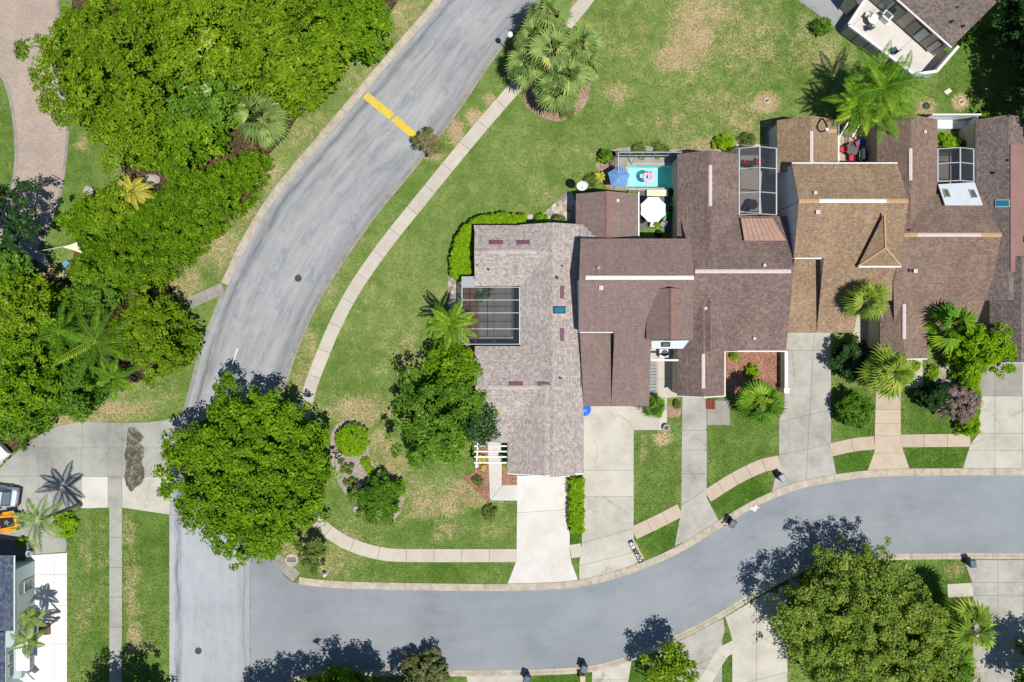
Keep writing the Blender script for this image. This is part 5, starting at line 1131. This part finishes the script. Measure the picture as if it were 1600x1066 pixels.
gw = thing('garden_wall', 'white-capped low wall between red mulch and wide driveway', 'wall', W(1222, 580))
MB().beam(W(1221, 549)+Vector((0, 0, .6)), W(1221, 606)+Vector((0, 0, .6)), .3, 1.2).build('wall_body', 'wall_white', gw); MB().beam(W(1221, 549)+Vector((0, 0, 1.24)), W(1221, 606)+Vector((0, 0, 1.24)), .3, .08).build('coping', 'white_trim', gw); MB().box(W(1221, 609)+Vector((0, 0, .7)), (.5, .5, 1.4)).build('pier', 'white_trim', gw)
# ------------------------------------------------------------------ pool court
sheet('pool_deck', [(960, 245), (980, 245), (980, 297), (960, 297)], .1, 'concrete_court', -.02); sheet('pool_deck', [(980, 243), (1056, 243), (1056, 257.7), (980, 257.7)], .1, 'concrete_court', -.02); sheet('pool_deck', [(980, 295.3), (1056, 295.3), (1056, 360), (996, 360), (996, 297), (980, 297)], .1, 'patio_dark', -.02)
pool = struct('swimming_pool', W(1017, 276)); x0, y0 = W(980, 258)[:2]; x1, y1 = W(1054, 295)[:2]
m = MB(); D_ = -1.3
m.add([(x0, y0, .1), (x1, y0, .1), (x1, y1, .1), (x0, y1, .1), (x0, y0, D_), (x1, y0, D_), (x1, y1, D_), (x0, y1, D_)], [[4, 7, 6, 5], [0, 4, 5, 1], [1, 5, 6, 2], [2, 6, 7, 3], [3, 7, 4, 0]]); m.build('basin', 'pool_shell', pool)
MB().add([(x0, y0, 0), (x0, y1, 0), (x1, y1, 0), (x1, y0, 0)], [[0, 1, 2, 3]]).build('water', 'pool_water', pool)
for (ax, ay, bx, by) in ((978, 257, 1056, 257), (978, 296, 1056, 296), (979, 258.5, 979, 294.5)): MB().beam(W(ax, ay)+Vector((0, 0, .13)), W(bx, by)+Vector((0, 0, .13)), .26, .06).build('coping', 'stone', pool)
rg = thing('pool_float', 'pale pink ring float with a hot pink bow on the pool', 'float', W(1013, 277)+Vector((0, 0, .02)))
m = MB(); n1, n2 = 24, 10
V = [((.42+.2*math.cos(b))*math.cos(a), (.42+.2*math.cos(b))*math.sin(a), .12+.17*math.sin(b)) for a in np.linspace(0, 6.283, n1, endpoint=False) for b in np.linspace(0, 6.283, n2, endpoint=False)]
m.add(V, [[i*n2+j, ((i+1) % n1)*n2+j, ((i+1) % n1)*n2+(j+1) % n2, i*n2+(j+1) % n2] for i in range(n1) for j in range(n2)]); m.build('ring', 'pink_plastic', rg, local=True, smooth=True)
for s in (-1, 1): MB().add([(0, .36, .34), (s*.2, .46, .42), (s*.2, .26, .42), (s*.16, .36, .3)], [[0, 1, 2], [0, 2, 3], [0, 3, 1], [1, 3, 2]]).build('bow', 'hot_pink', rg, local=True)
# pool screen
ps = thing('pool_screen', 'white-framed teal screen fence along the pool', 'screen fence', W(1008, 244))
a0, a1 = W(961, 247), W(1057, 247); hh = 2.2
for z in (.1, hh*.45, hh): cagebar(ps, a0+Vector((0, 0, z)), a1+Vector((0, 0, z)), .08)
for k in range(6):
    p = a0.lerp(a1, k/5); cagebar(ps, p, p+Vector((0, 0, hh)), .07)
    if k < 5: q = a0.lerp(a1, (k+1)/5); panel(ps, [p, q, q+Vector((0, 0, hh)), p+Vector((0, 0, hh))], 'screen_teal')
b1 = W(961, 292); cagebar(ps, a0+Vector((0, 0, hh)), b1+Vector((0, 0, hh)), .08); cagebar(ps, b1, b1+Vector((0, 0, hh)), .07); panel(ps, [a0, b1, b1+Vector((0, 0, hh)), a0+Vector((0, 0, hh))], 'screen_mesh')
cagebar(ps, W(987, 257, .3), W(994, 244, 2.2), .06)
def umbrella(px, py, r, n, mat, label, h=2.4, rot=0.0, drop=.45):
    c = W(px, py, h); o = thing('patio_umbrella', label, 'umbrella', (c.x, c.y, .1), rot)
    ang = [6.2832*k/n for k in range(n)]
    for k in range(n):
        a, b = ang[k], ang[k]+6.2832/n; mid = (a+b)/2; rm = r*math.cos(math.pi/n)*.97
        V = [(0, 0, h-.1), (r*math.cos(a)*.5, r*math.sin(a)*.5, h-.1-drop*.42), (r*math.cos(a), r*math.sin(a), h-.1-drop), (rm*math.cos(mid), rm*math.sin(mid), h-.12-drop*.96), (r*math.cos(b), r*math.sin(b), h-.1-drop), (r*math.cos(b)*.5, r*math.sin(b)*.5, h-.1-drop*.42), (rm*.5*math.cos(mid), rm*.5*math.sin(mid), h-.13-drop*.4)]
        MB().add(V, [[0, 1, 6], [1, 2, 3, 6], [6, 3, 4, 5], [0, 6, 5]]).build('canopy_panel', mat, o, local=True)
        MB().beam((0, 0, h-.14), (r*math.cos(a)*.98, r*math.sin(a)*.98, h-.14-drop), .02, .02).build('rib', 'frame_metal', o, local=True)
    MB().tube([(0, 0, 0), (0, 0, h)], .03, 8).build('pole', 'frame_metal', o, local=True); MB().lathe((0, 0, 0), [(.3, 0), (.3, .08), (.06, .14), (.05, .3)], 14).build('base', 'dark_metal', o, local=True)
umbrella(1022, 326, 1.28, 8, 'cloth_white', 'white octagonal umbrella beside the pool', rot=.39); umbrella(968, 275, 1.12, 5, 'cloth_blue', 'blue umbrella over the corner of the pool deck', rot=1.5, drop=.5)
bn = thing('storage_bench', 'beige bench at the edge of the pool deck', 'bench', W(1026, 303)); 
for k in range(4): MB().box((0, -.24+k*.16, .5), (2.1, .14, .05)).build('slat', 'cloth_cream', bn, local=True)
for s in (-1, 1): MB().box((s*.95, 0, .29), (.08, .56, .38)).build('leg', 'stone', bn, local=True)
ky = thing('kayak', 'green kayak lying in the corner beside the white umbrella', 'kayak', W(1046, 328)+Vector((0, 0, .1)), 1.0)
n = 13; V = []; 
for i in range(n):
    t_ = i/(n-1)*2-1; w = .38*(1-abs(t_)**2.6)+.01; x = t_*1.5
    for k in range(8): a = 6.283*k/8; V.append((x, w*math.cos(a), .22+.1*t_*t_+.2*math.sin(a)*(1-abs(t_)**4*.8)))
MB().add(V, [[i*8+k, (i+1)*8+k, (i+1)*8+(k+1) % 8, i*8+(k+1) % 8] for i in range(n-1) for k in range(8)]+[list(range(8))[::-1], [(n-1)*8+k for k in range(8)]]).build('hull', 'green_plastic', ky, local=True, smooth=True); MB().lathe((0, 0, .4), [(.26, 0), (.3, .04), (.24, .05), (.02, .01)], 14).build('cockpit', 'black', ky, local=True)
def chair(px, py, rz, label, seat, frame='dark_metal', group=None, z=.1, name='patio_chair', low=False):
    o = thing(name, label, 'chair', W(px, py)+Vector((0, 0, z)), rz, group); MB().box((0, 0, .44), (.52, .5, .07)).build('seat', seat, o, local=True, bevel=.02); MB().box((0, -.27, .74), (.5, .07, .52)).build('backrest', seat, o, local=True, bevel=.02)
    for sx in (-1, 1):
        for sy in (-1, 1): MB().beam((sx*.23, sy*.22, 0), (sx*.23, sy*.22, .42), .04, .04).build('leg', frame, o, local=True)
        MB().beam((sx*.27, -.25, .64), (sx*.27, .22, .64), .05, .04).build('armrest', frame, o, local=True)
def table(px, py, r, label, top, z=.1, h=.74, name='patio_table'):
    o = thing(name, label, 'table', W(px, py)+Vector((0, 0, z))); MB().lathe((0, 0, h-.04), [(r, 0), (r, .04), (.01, .04)], 22).build('table_top', top, o, local=True)
    for k in range(4): a = .78+1.57*k; MB().beam((math.cos(a)*r*.7, math.sin(a)*r*.7, 0), (math.cos(a)*r*.6, math.sin(a)*r*.6, h-.04), .05, .05).build('leg', 'dark_metal', o, local=True)
GC = 'chairs in the pool court'
chair(1003, 345, .4, 'dark chair at the lower left of the white umbrella', 'black', group=GC); chair(1018, 352, 3.0, 'striped white chair below the white umbrella', 'paper_white', group=GC); chair(1034, 352, 2.6, 'grey chair below right of the white umbrella', 'grey_plastic', group=GC); table(1021, 336, .55, 'round table under the white umbrella', 'glass_grey')
sheet('turf_patch', [(1005, 357), (1040, 357), (1040, 378), (1005, 378)], .125, 'grass', .09)
shrub(1026, 351, 5, .9, 'leaf_lime', 'potted plant below the white umbrella', leaf=.18, clump=.14, cat='plant'); shrub(1030, 364, 6, .6, 'leaf_dark', 'dark plant on the turf patch of the pool court', leaf=.16, clump=.16, cat='plant')
shrub(1050, 300, 6, 1.0, 'leaf_dark', 'dark plant at the lower corner of the pool', leaf=.18, clump=.16, cat='plant')
sd_ = thing('satellite_dish', 'white satellite dish at the corner of the plum roof wing', 'satellite dish', W(905, 300)); 
MB().tube([(0, 0, 0), (0, 0, 3.0)], .05, 8).build('mast', 'frame_metal', sd_, local=True); mt_ = Matrix.Rotation(.75, 4, 'X'); m = MB().lathe((0, 0, 0), [(.02, .02), (.3, .05), (.5, .12), (.52, .12), (.3, .02), (.02, -.02)], 18); m.v = [mt_ @ v + Vector((0, 0, 3.15)) for v in m.v]; m.build('dish', 'white_trim', sd_, local=True); MB().tube([(0, -.1, 3.1), (.05, -.45, 3.6)], .025, 6).build('feed_arm', 'dark_metal', sd_, local=True)
# ------------------------------------------------------------------ screened porches
def cage(name, label, x0, xr, x1, y0, y1, he, hr, ys, parentpx):
    o = thing(name, label, 'enclosure', parentpx); A = [W(x0, y, he) for y in ys]; Rg = [Vector((W(xr, y0, hr).x, a.y, hr)) for a in A]; B = [Vector((W(x1, y0, he).x, a.y, he)) for a in A]
    for a, r_, b in zip(A, Rg, B): cagebar(o, a, r_, .08); cagebar(o, r_, b, .08); cagebar(o, (a.x, a.y, 0), a, .08); cagebar(o, (b.x, b.y, 0), b, .08)
    for L in (A, Rg, B): cagebar(o, L[0], L[-1], .12)
    for i in range(len(ys)-1): panel(o, [A[i], A[i+1], Rg[i+1], Rg[i]]); panel(o, [Rg[i], Rg[i+1], B[i+1], B[i]])
    panel(o, [(A[0].x, A[0].y, 0), (B[0].x, B[0].y, 0), B[0], Rg[0], A[0]])
    return o
cage('screen_porch', 'gabled screen porch over the patio beside the mottled brown roof', 1155, 1187, 1213, 231, 338, 2.7, 3.3, (232, 264, 302, 336), W(1180, 285))
slabs('porch_floor', [(1150, 226), (1212, 226), (1212, 345), (1150, 345)], [hl(264), hl(300)], 'concrete_walk', z=.06)
for i, (x, y) in enumerate(((1161, 257), (1182, 256))): chair(x, y, .3+2*i, 'red chair in the screen porch, %s of the plant' % ('left' if not i else 'right'), 'red_fabric', 'red_fabric', 'red chairs in the screen porch')
shrub(1173, 257, 6, 1.0, 'leaf_deep', 'potted plant between the red porch chairs', leaf=.16, clump=.16, cat='plant'); table(1172, 322, .5, 'dark round table in the screen porch', 'black'); chair(1163, 327, 1.0, 'dark chair beside the round table in the screen porch', 'black')
cage('screen_porch', 'small gabled screen porch above the white metal lean-to', 1465, 1500, 1521, 232, 284, 2.7, 3.2, (233, 256, 284), W(1490, 258)); slabs('porch_floor', [(1462, 226), (1522, 226), (1522, 292), (1462, 292)], [hl(255)], 'concrete_court', z=.06)
# white fence behind umber house
wf = thing('white_fence', 'white board fence round the leafy courtyard of the umber house', 'fence', W(1480, 190))
p, q = W(1440, 188), W(1516, 188)
for k in range(10): a, b = p.lerp(q, k/10+.003), p.lerp(q, (k+1)/10-.003); MB().beam(a+Vector((0, 0, .9)), b+Vector((0, 0, .9)), .06, 1.8).build('board', 'white_trim', wf)
MB().beam(p+Vector((0, 0, 1.83)), q+Vector((0, 0, 1.83)), .14, .06).build('cap_rail', 'white_trim', wf); a, b = W(1442, 189), W(1442, 232)
r1 = W(1510, 190); r2 = W(1510, 235)
for k in range(4): MB().beam(r1.lerp(r2, k/4+.01)+Vector((0, 0, .9)), r1.lerp(r2, (k+1)/4-.01)+Vector((0, 0, .9)), .06, 1.8).build('board', 'white_trim', wf)
sheet('white_deck', [(1440, 189), (1510, 189), (1510, 202), (1440, 202)], .2, 'white_roof', 0)
# ------------------------------------------------------------------ courtyard of the golden house
slabs('court_paving', [(1296, 205), (1352, 205), (1352, 262), (1296, 262)], [hl(220), hl(240), vl(1315), vl(1335)], 'concrete_rust', z=.05)
table(1326, 236, .62, 'round glass table between red chairs in the courtyard', 'glass_grey', .05)
for i, (x, y, a, lb) in enumerate(((1313, 236, 1.6, 'left'), (1334, 228, -1.2, 'upper right'), (1327, 249, 3.1, 'lower'))): chair(x, y, a, lb+' red chair at the courtyard glass table', 'red_fabric', 'black', 'red courtyard chairs', .05)
gr = thing('barbecue_grill', 'covered barbecue grill in the shade of the courtyard', 'barbecue', W(1341, 245)); MB().box((0, 0, .45), (.6, 1.1, .8)).build('cabinet', 'black', gr, local=True, bevel=.04); m = MB(); m.tube([(0, -.5, .95), (0, .5, .95)], .3, 14).build('hood', 'bin_dark', gr, local=True); MB().tube([(-.32, -.35, .98), (-.32, .35, .98)], .02, 6).build('handle', 'frame_metal', gr, local=True)
cl = thing('cool_box', 'blue cool box in the courtyard', 'cool box', W(1342, 224)+Vector((0, 0, .05))); MB().box((0, 0, .2), (.7, .45, .4)).build('tub', 'blue_plastic', cl, local=True, bevel=.03); MB().box((0, 0, .43), (.74, .48, .07)).build('lid', 'blue_plastic', cl, local=True, bevel=.02)
pr = thing('court_trellis', 'weathered trellis across the upper end of the courtyard', 'trellis', W(1326, 205))
for k in range(5): MB().beam(W(1302+k*10, 214, 1.9), W(1316+k*10, 190, 2.3), .09, .1).build('slat', 'frame_metal' if k % 2 else 'teak', pr)
MB().beam(W(1302, 212, 1.85), W(1350, 212, 1.85), .1, .1).build('beam', 'teak', pr); MB().beam(W(1312, 192, 2.2), W(1358, 192, 2.2), .1, .1).build('beam', 'teak', pr)
for x, y, h_ in ((1302, 212, 1.85), (1350, 212, 1.85)): a = W(x, y, h_); MB().beam((a.x, a.y, 0), a, .1, .1).build('post', 'teak', pr)
wr = thing('roof_wreath', 'dark coiled cable and white box on the golden roof wing', 'cable', W(1287, 192)); rp = pew(1268, 4.2, 1309, 2.7)
pts = [rp.hit(1284+7*math.cos(a)+1.5*math.sin(a*2), 196+10*math.sin(a))+Vector((0, 0, .08)) for a in np.linspace(.3, 7.5, 30)]; MB().tube(pts, .07, 6).build('coil', 'black', wr); MB().box(rp.hit(1291, 203)+Vector((0, 0, .1)), (.25, .25, .2)).build('box', 'white_trim', wr); onroof(wr, rp, 1293, 202, 1307, 208, .02, 'ridge_gold', 'patch')
# entries in front of golden / umber
slabs('entry_path', [(1332, 425), (1368, 425), (1366, 545), (1332, 545)], [hl(470), hl(510)], 'concrete_walk', z=.05); slabs('entry_path', [(1408, 560), (1440, 545), (1442, 606), (1408, 606)], [hl(580)], 'concrete_walk', z=.045)
bl = thing('garden_ball', 'pale glass ball on the roof edge of the umber house', 'ball', W(1386, 545, 2.9)); MB().lathe((0, 0, 0), [(.03, 0), (.2, .08), (.26, .22), (.2, .36), (.03, .44)], 16).build('ball', 'glass_pale', bl, local=True, smooth=True); MB().lathe((0, 0, -.1), [(.1, 0), (.1, .1), (.03, .12)], 10).build('stand', 'stone', bl, local=True)
# patio things of the rotated house
chair(1352, 28, .9, 'white chair in the cluster on the walled patio', 'paper_white', 'dark_metal', 'chairs on the walled patio'); chair(1366, 30, 2.2, 'grey chair in the cluster on the walled patio', 'grey_plastic', 'dark_metal', 'chairs on the walled patio'); chair(1355, 46, .2, 'blue-grey chair nearest the screen panels on the walled patio', 'bin_blue', 'dark_metal', 'chairs on the walled patio'); table(1358, 35, .5, 'white round table among chairs on the walled patio', 'paper_white')
ch = thing('lounge_chair', 'blue chair alone in the middle of the walled patio', 'chair', W(1394, 82)+Vector((0, 0, .1)), .6); MB().box((0, 0, .4), (.55, .6, .08)).build('seat', 'bin_blue', ch, local=True, bevel=.02); MB().box((0, -.32, .68), (.55, .08, .5)).build('backrest', 'bin_blue', ch, local=True, bevel=.02)
for sx in (-1, 1):
    for sy in (-1, 1): MB().beam((sx*.24, sy*.25, 0), (sx*.24, sy*.25, .38), .04, .04).build('leg', 'dark_metal', ch, local=True)
ac = thing('air_conditioner', 'white box unit against the wall of the walled patio', 'air conditioner', W(1380, 30)+Vector((0, 0, .1)), -.73); MB().box((0, 0, .4), (1.0, .8, .8)).build('case', 'white_trim', ac, local=True, bevel=.04); MB().box((0, 0, .81), (.7, .5, .04)).build('fan_grille', 'glass_grey', ac, local=True)
for k in range(4): MB().box((-.51, 0, .2+k*.15), (.03, .6, .05)).build('louvre', 'grey_plastic', ac, local=True)
# ------------------------------------------------------------------ left side things
ss = thing('shade_sail', 'cream triangular shade sail on cords over the small lawn', 'shade sail', W(115, 387))
a, b, c = W(97, 386, 2.4), W(120, 378, 2.6), W(128, 396, 2.2); n = 8; V = []; ix = {}
for i in range(n+1):
    for j in range(n+1-i):
        u_, v_ = i/n, j/n; w_ = 1-u_-v_; p = a*w_+b*u_+c*v_; cen = (a+b+c)/3; p = p+(cen-p)*(.35*(u_*v_+v_*w_+u_*w_)*(1-min(u_, v_, w_)*3)); p.z -= .25*(u_*v_+v_*w_+u_*w_); ix[i, j] = len(V); V.append(p)
MB().add(V, [[ix[i, j], ix[i+1, j], ix[i, j+1]] for i in range(n) for j in range(n-i)]+[[ix[i+1, j], ix[i+1, j+1], ix[i, j+1]] for i in range(n) for j in range(n-1-i)]).build('sail', 'cloth_cream', ss)
MB().tube([a, W(52, 394, 2.6)], .025, 6).build('cord', 'paper_white', ss); 
for q in (W(52, 394, 2.7), b, c): MB().beam((q.x, q.y, 0), q, .08, .08).build('post', 'frame_metal', ss)
hm = thing('hammock', 'pale grey hammock slung under the dark left-edge tree', 'hammock', W(55, 400)); V = []
for i in range(11):
    t_ = i/10; p = W(30, 378, 1.2).lerp(W(78, 417, 1.2), t_); p.z -= .5*math.sin(math.pi*t_); w = .45*math.sin(math.pi*t_)+.02; V += [p+Vector((-.6, -.7, .1)).normalized()*w, p, p+Vector((.6, .7, .15)).normalized()*w]
MB().add(V, [[i*3+k, i*3+k+1, i*3+k+4, i*3+k+3] for i in range(10) for k in range(2)]).build('bed', 'grey_plastic', hm)
for q in (W(28, 376, 1.2), W(79, 418, 1.2)): MB().tube([(q.x, q.y, 0), (q.x, q.y, 1.3)], .05, 8).build('post', 'bark', hm)
o = MB().prism([G((100, 413)), G((107, 407)), G((112, 411)), G((104, 420))], .05, .35).build('tarp_bundle', 'cloth_blue'); props(o, 'blue tarp bundle at the foot of the overgrown hedge', 'tarp')
def boulder(px, py, r, label, seed):
    rr = random.Random(seed); bm = bmesh.new(); bmesh.ops.create_icosphere(bm, subdivisions=2, radius=r)
    for v in bm.verts: v.co *= 1+rr.uniform(-.18, .18); v.co.z *= .65
    me = bpy.data.meshes.new('boulder'); bm.to_mesh(me); bm.free(); me.materials.append(MAT['stone']); o = bpy.data.objects.new('boulder', me); col.objects.link(o); o.location = W(px, py)+Vector((0, 0, r*.35)); props(o, label, 'boulder')
boulder(140, 299, .5, 'pale boulder on the small lawn near the paver lane', 3); boulder(240, 282, .7, 'pale rock beside the yellow feather palm, upper one', 4); boulder(232, 287, .5, 'pale rock beside the yellow feather palm, lower one', 5)
boulder(1288, 891, .45, 'rock at the kerb under the big oak', 6); boulder(1222, 922, .4, 'small rock in the bed left of the round blue dish', 7); boulder(402, 283, .35, 'small stone on the verge left of the curving road', 8); boulder(556, 795, .3, 'small stone at the tip of the gravel bed', 9)
bd = thing('bird_bath', 'round pale blue dish on a stem in the bed under the big oak', 'bird bath', W(1236, 908)); MB().lathe((0, 0, 0), [(.22, 0), (.16, .06), (.07, .15), (.07, .7), (.3, .76), (.36, .84), (.3, .82), (.02, .78)], 18).build('bowl', 'cloth_blue', bd, local=True); MB().lathe((0, 0, .8), [(.27, 0), (.27, .01), (.02, .01)], 16).build('water', 'glass_pale', bd, local=True)
shrub(1262, 905, 12, .6, 'leaf_crape', 'reddish flowering plants in the bed under the big oak', leaf=.16, cat='plant')
# rocks edging below tree line on verge
# vehicles -------------------------------------------------------------
def wheels(o, xs, y, r=.38, w=.26):
    for x in xs:
        for s in (-1, 1):
            t_ = MB().tube([(x, s*(y-w/2), r), (x, s*(y+w/2), r)], r, 18).build('wheel', 'rubber', o, local=True); MB().tube([(x, s*(y+w/2-.02), r), (x, s*(y+w/2+.02), r)], r*.6, 14).build('rim', 'frame_metal', t_, local=True)
def hull(sec, n):
    V = []; F = []
    for s in sec: V += s
    k = len(sec[0])
    for i in range(len(sec)-1):
        for j in range(k): F.append([i*k+j, i*k+(j+1) % k, (i+1)*k+(j+1) % k, (i+1)*k+j])
    F += [list(range(k))[::-1], [(len(sec)-1)*k+j for j in range(k)]]
    return MB().add(V, F)
def rsec(x, w, z0, z1, tw=.9): return [(x, -w, z0), (x, w, z0), (x, w, z0+(z1-z0)*.55), (x, w*tw, z1-.06), (x, w*tw*.9, z1), (x, -w*tw*.9, z1), (x, -w*tw, z1-.06), (x, -w, z0+(z1-z0)*.55)]
jp = thing('off_road_car', 'orange off-road car with black hood panel at the left edge', 'car', W(18, 815), math.radians(8)); jp.location.x -= .9
hull([rsec(-2.0, .82, .55, 1.05), rsec(-1.2, .86, .5, 1.12), rsec(.5, .86, .5, 1.12), rsec(2.0, .66, .55, 1.08), rsec(2.12, .62, .6, 1.0)], 8).build('body', 'orange_paint', jp, local=True, bevel=.03)
MB().add([(.55, -.52, 1.125), (1.9, -.42, 1.095), (1.9, .42, 1.095), (.55, .52, 1.125), (.55, -.52, 1.15), (1.9, -.42, 1.12), (1.9, .42, 1.12), (.55, .52, 1.15)], [[3, 2, 1, 0], [4, 5, 6, 7], [0, 1, 5, 4], [1, 2, 6, 5], [2, 3, 7, 6], [3, 0, 4, 7]]).build('hood_panel', 'black', jp, local=True)
for a in range(5): MB().box((1.2+.16*math.cos(a*1.257), .16*math.sin(a*1.257), 1.142), (.22, .05, .02), a*1.257).build('decal_ray', 'tan_bag', jp, local=True)
for s in (-1, 1): MB().box((1.35, s*.86, .92), (1.1, .3, .1)).build('fender', 'orange_paint', jp, local=True, bevel=.03); MB().box((-1.4, s*.86, .92), (1.0, .3, .1)).build('fender', 'orange_paint', jp, local=True, bevel=.03); MB().lathe((2.1, s*.42, .78), [(.12, 0), (.13, .05), (.02, .06)], 12).build('headlight', 'glass_pale', jp, local=True); MB().box((.35, s*.98, 1.25), (.12, .24, .18)).build('mirror', 'black', jp, local=True)
MB().add([(.5, -.7, 1.12), (.5, .7, 1.12), (.25, .64, 1.7), (.25, -.64, 1.7)], [[0, 1, 2, 3]]).build('windscreen', 'glass_dark', jp, local=True)
hull([rsec(-1.95, .74, 1.05, 1.74, .92), rsec(.2, .72, 1.1, 1.78, .92)], 8).build('soft_top', 'black', jp, local=True, bevel=.03); MB().box((2.28, 0, .55), (.16, 1.5, .2)).build('bumper', 'black', jp, local=True, bevel=.02)
wheels(jp, (-1.4, 1.35), .82, .42)
sv = thing('parked_car', 'silver car with pale roof parked at the left edge', 'car', W(15, 770), math.radians(-8)); sv.location.x -= 1.2
hull([rsec(-2.4, .78, .4, .95), rsec(-2.0, .9, .32, 1.05), rsec(1.6, .93, .32, 1.08), rsec(2.35, .88, .36, 1.05), rsec(2.5, .8, .45, .95)], 8).build('body', 'silver_paint', sv, local=True, bevel=.05)
hull([rsec(-1.5, .74, 1.02, 1.4, .86), rsec(-.9, .78, 1.02, 1.62, .86), rsec(1.5, .78, 1.02, 1.64, .86), rsec(2.1, .76, 1.02, 1.3, .86)], 8).build('cabin', 'glass_dark', sv, local=True, bevel=.04)
MB().box((.3, 0, 1.655), (2.5, 1.26, .05)).build('roof', 'silver_paint', sv, local=True, bevel=.02); MB().add([(1.62, -.58, 1.63), (1.62, .58, 1.63), (2.12, .62, 1.32), (2.12, -.62, 1.32)], [[0, 1, 2, 3]]).build('rear_window', 'bin_blue', sv, local=True)
for s in (-1, 1): MB().box((.3, s*.62, 1.7), (2.3, .05, .05)).build('roof_rail', 'black', sv, local=True); MB().box((2.48, s*.66, .82), (.06, .2, .2)).build('tail_light', 'red_fabric', sv, local=True)
MB().box((2.52, 0, .5), (.12, 1.7, .22)).build('bumper', 'black', sv, local=True, bevel=.03); wheels(sv, (-1.5, 1.5), .84, .34)
wv = thing('parked_van', 'white vehicle corner showing at the left edge above the turning head', 'van', W(-14, 722), math.radians(42)); 
hull([rsec(-2.6, .95, .4, 1.9), rsec(1.2, .97, .38, 1.95), rsec(1.7, .95, .38, 1.3), rsec(2.35, .86, .42, 1.05)], 8).build('body', 'white_paint', wv, local=True, bevel=.05); MB().add([(1.22, -.78, 1.88), (1.22, .78, 1.88), (1.7, .8, 1.33), (1.7, -.8, 1.33)], [[0, 1, 2, 3]]).build('windscreen', 'glass_dark', wv, local=True); wheels(wv, (-1.6, 1.5), .86, .36)
for s in (-1, 1): MB().box((2.36, s*.6, .8), (.05, .26, .16)).build('headlight', 'glass_pale', wv, local=True)
# terrace furniture
ck = thing('planter', 'square planter with young palms on the white side drive', 'planter', W(72, 982)); 
for cx, cy, sx, sy in ((0, .45, 1.0, .1), (0, -.45, 1.0, .1), (.45, 0, .1, .8), (-.45, 0, .1, .8)): MB().box((cx, cy, .2), (sx, sy, .4)).build('side', 'teak', ck, local=True)
MB().box((0, 0, .17), (.8, .8, .3)).build('soil', 'bark', ck, local=True)
bk = thing('bucket', 'white bucket at the corner of the dark terrace', 'bucket', W(50, 863)+Vector((0, 0, .02))); MB().lathe((0, 0, 0), [(.2, 0), (.26, .5), (.28, .5), (.28, .54), (.24, .54), (.2, .1), (.02, .1)], 16).build('pail', 'white_trim', bk, local=True); MB().tube([(.27, 0, .5), (.2, 0, .62), (-.2, 0, .62), (-.27, 0, .5)], .012, 6).build('handle', 'frame_metal', bk, local=True)

# ------------------------------------------------------------------ turf relief: short grass tufts over the open lawn, creeping over paving edges
GW, GH = 1720, 1180; occ = np.zeros((GH, GW), bool)      # one cell per photo pixel on the ground, from (-60,-57)
for poly in OCC + [[(976, 254), (1057, 254), (1057, 299), (976, 299)], [(0, 868), (56, 868), (56, 1140), (-60, 1140), (-60, 868)]]:
    A = np.array([(p[0], p[1]) for p in poly], float); x0, y0 = np.floor(A.min(0)).astype(int); x1, y1 = np.ceil(A.max(0)).astype(int)
    x0, y0, x1, y1 = max(x0, -60), max(y0, -57), min(x1, GW-61), min(y1, GH-58)
    if x1 <= x0 or y1 <= y0: continue
    gx_, gy_ = np.meshgrid(np.arange(x0, x1), np.arange(y0, y1)); q = inpoly(np.column_stack([gx_.ravel()+.5, gy_.ravel()+.5]), [tuple(a) for a in A]).reshape(gx_.shape)
    occ[y0+57:y1+57, x0+60:x1+60] |= q
leafmat('grass_blade', [(0, srgb(88, 128, 42, .66)), (.3, srgb(118, 152, 62, .68)), (.6, srgb(158, 176, 100, .7)), (.8, srgb(196, 180, 130, .66)), (1, srgb(222, 198, 160, .68))], .2, .05)
NB = 330000; U_ = np.column_stack([rng.random(NB)*(GW-4)-59, rng.random(NB)*(GH-4)-56])
U_ = U_[~occ[(U_[:, 1]+57).astype(int), (U_[:, 0]+60).astype(int)]]
ix_ = np.clip(np.searchsorted(gx, (U_[:, 0]-800)/PXM), 0, nx-1); iy_ = np.clip(np.searchsorted(gy, (533-U_[:, 1])/PXM), 0, ny-1)
dv, lv = dry[iy_, ix_], lush[iy_, ix_]; patch = .5+.5*np.sin(U_[:, 0]*.11+2*np.sin(U_[:, 1]*.07))*np.sin(U_[:, 1]*.13+2*np.sin(U_[:, 0]*.05))
keep = rng.random(len(U_)) < (.25+.75*patch)*(1-.55*np.clip(dv, 0, 1)); U_, dv, lv = U_[keep], dv[keep], lv[keep]
n_ = len(U_); C_ = np.column_stack([(U_[:, 0]-800)/PXM, (533-U_[:, 1])/PXM, .035+.03*rng.random(n_)])
N_ = np.array([0, 0, 1.5])+rng.normal(size=(n_, 3))*.5; N_[:, 2] = np.abs(N_[:, 2]); T_ = .36-.26*lv+.42*np.clip(dv, 0, 1)+rng.normal(size=n_)*.15
tf = leafmesh('grass_tufts', C_, N_, .11+.13*rng.random(n_), T_, .4); tf.materials.append(MAT['grass_blade']); to = bpy.data.objects.new('grass_tufts', tf); col.objects.link(to)
props(to, 'short uneven grass growing on the open lawns and verges', 'grass', kind='stuff')
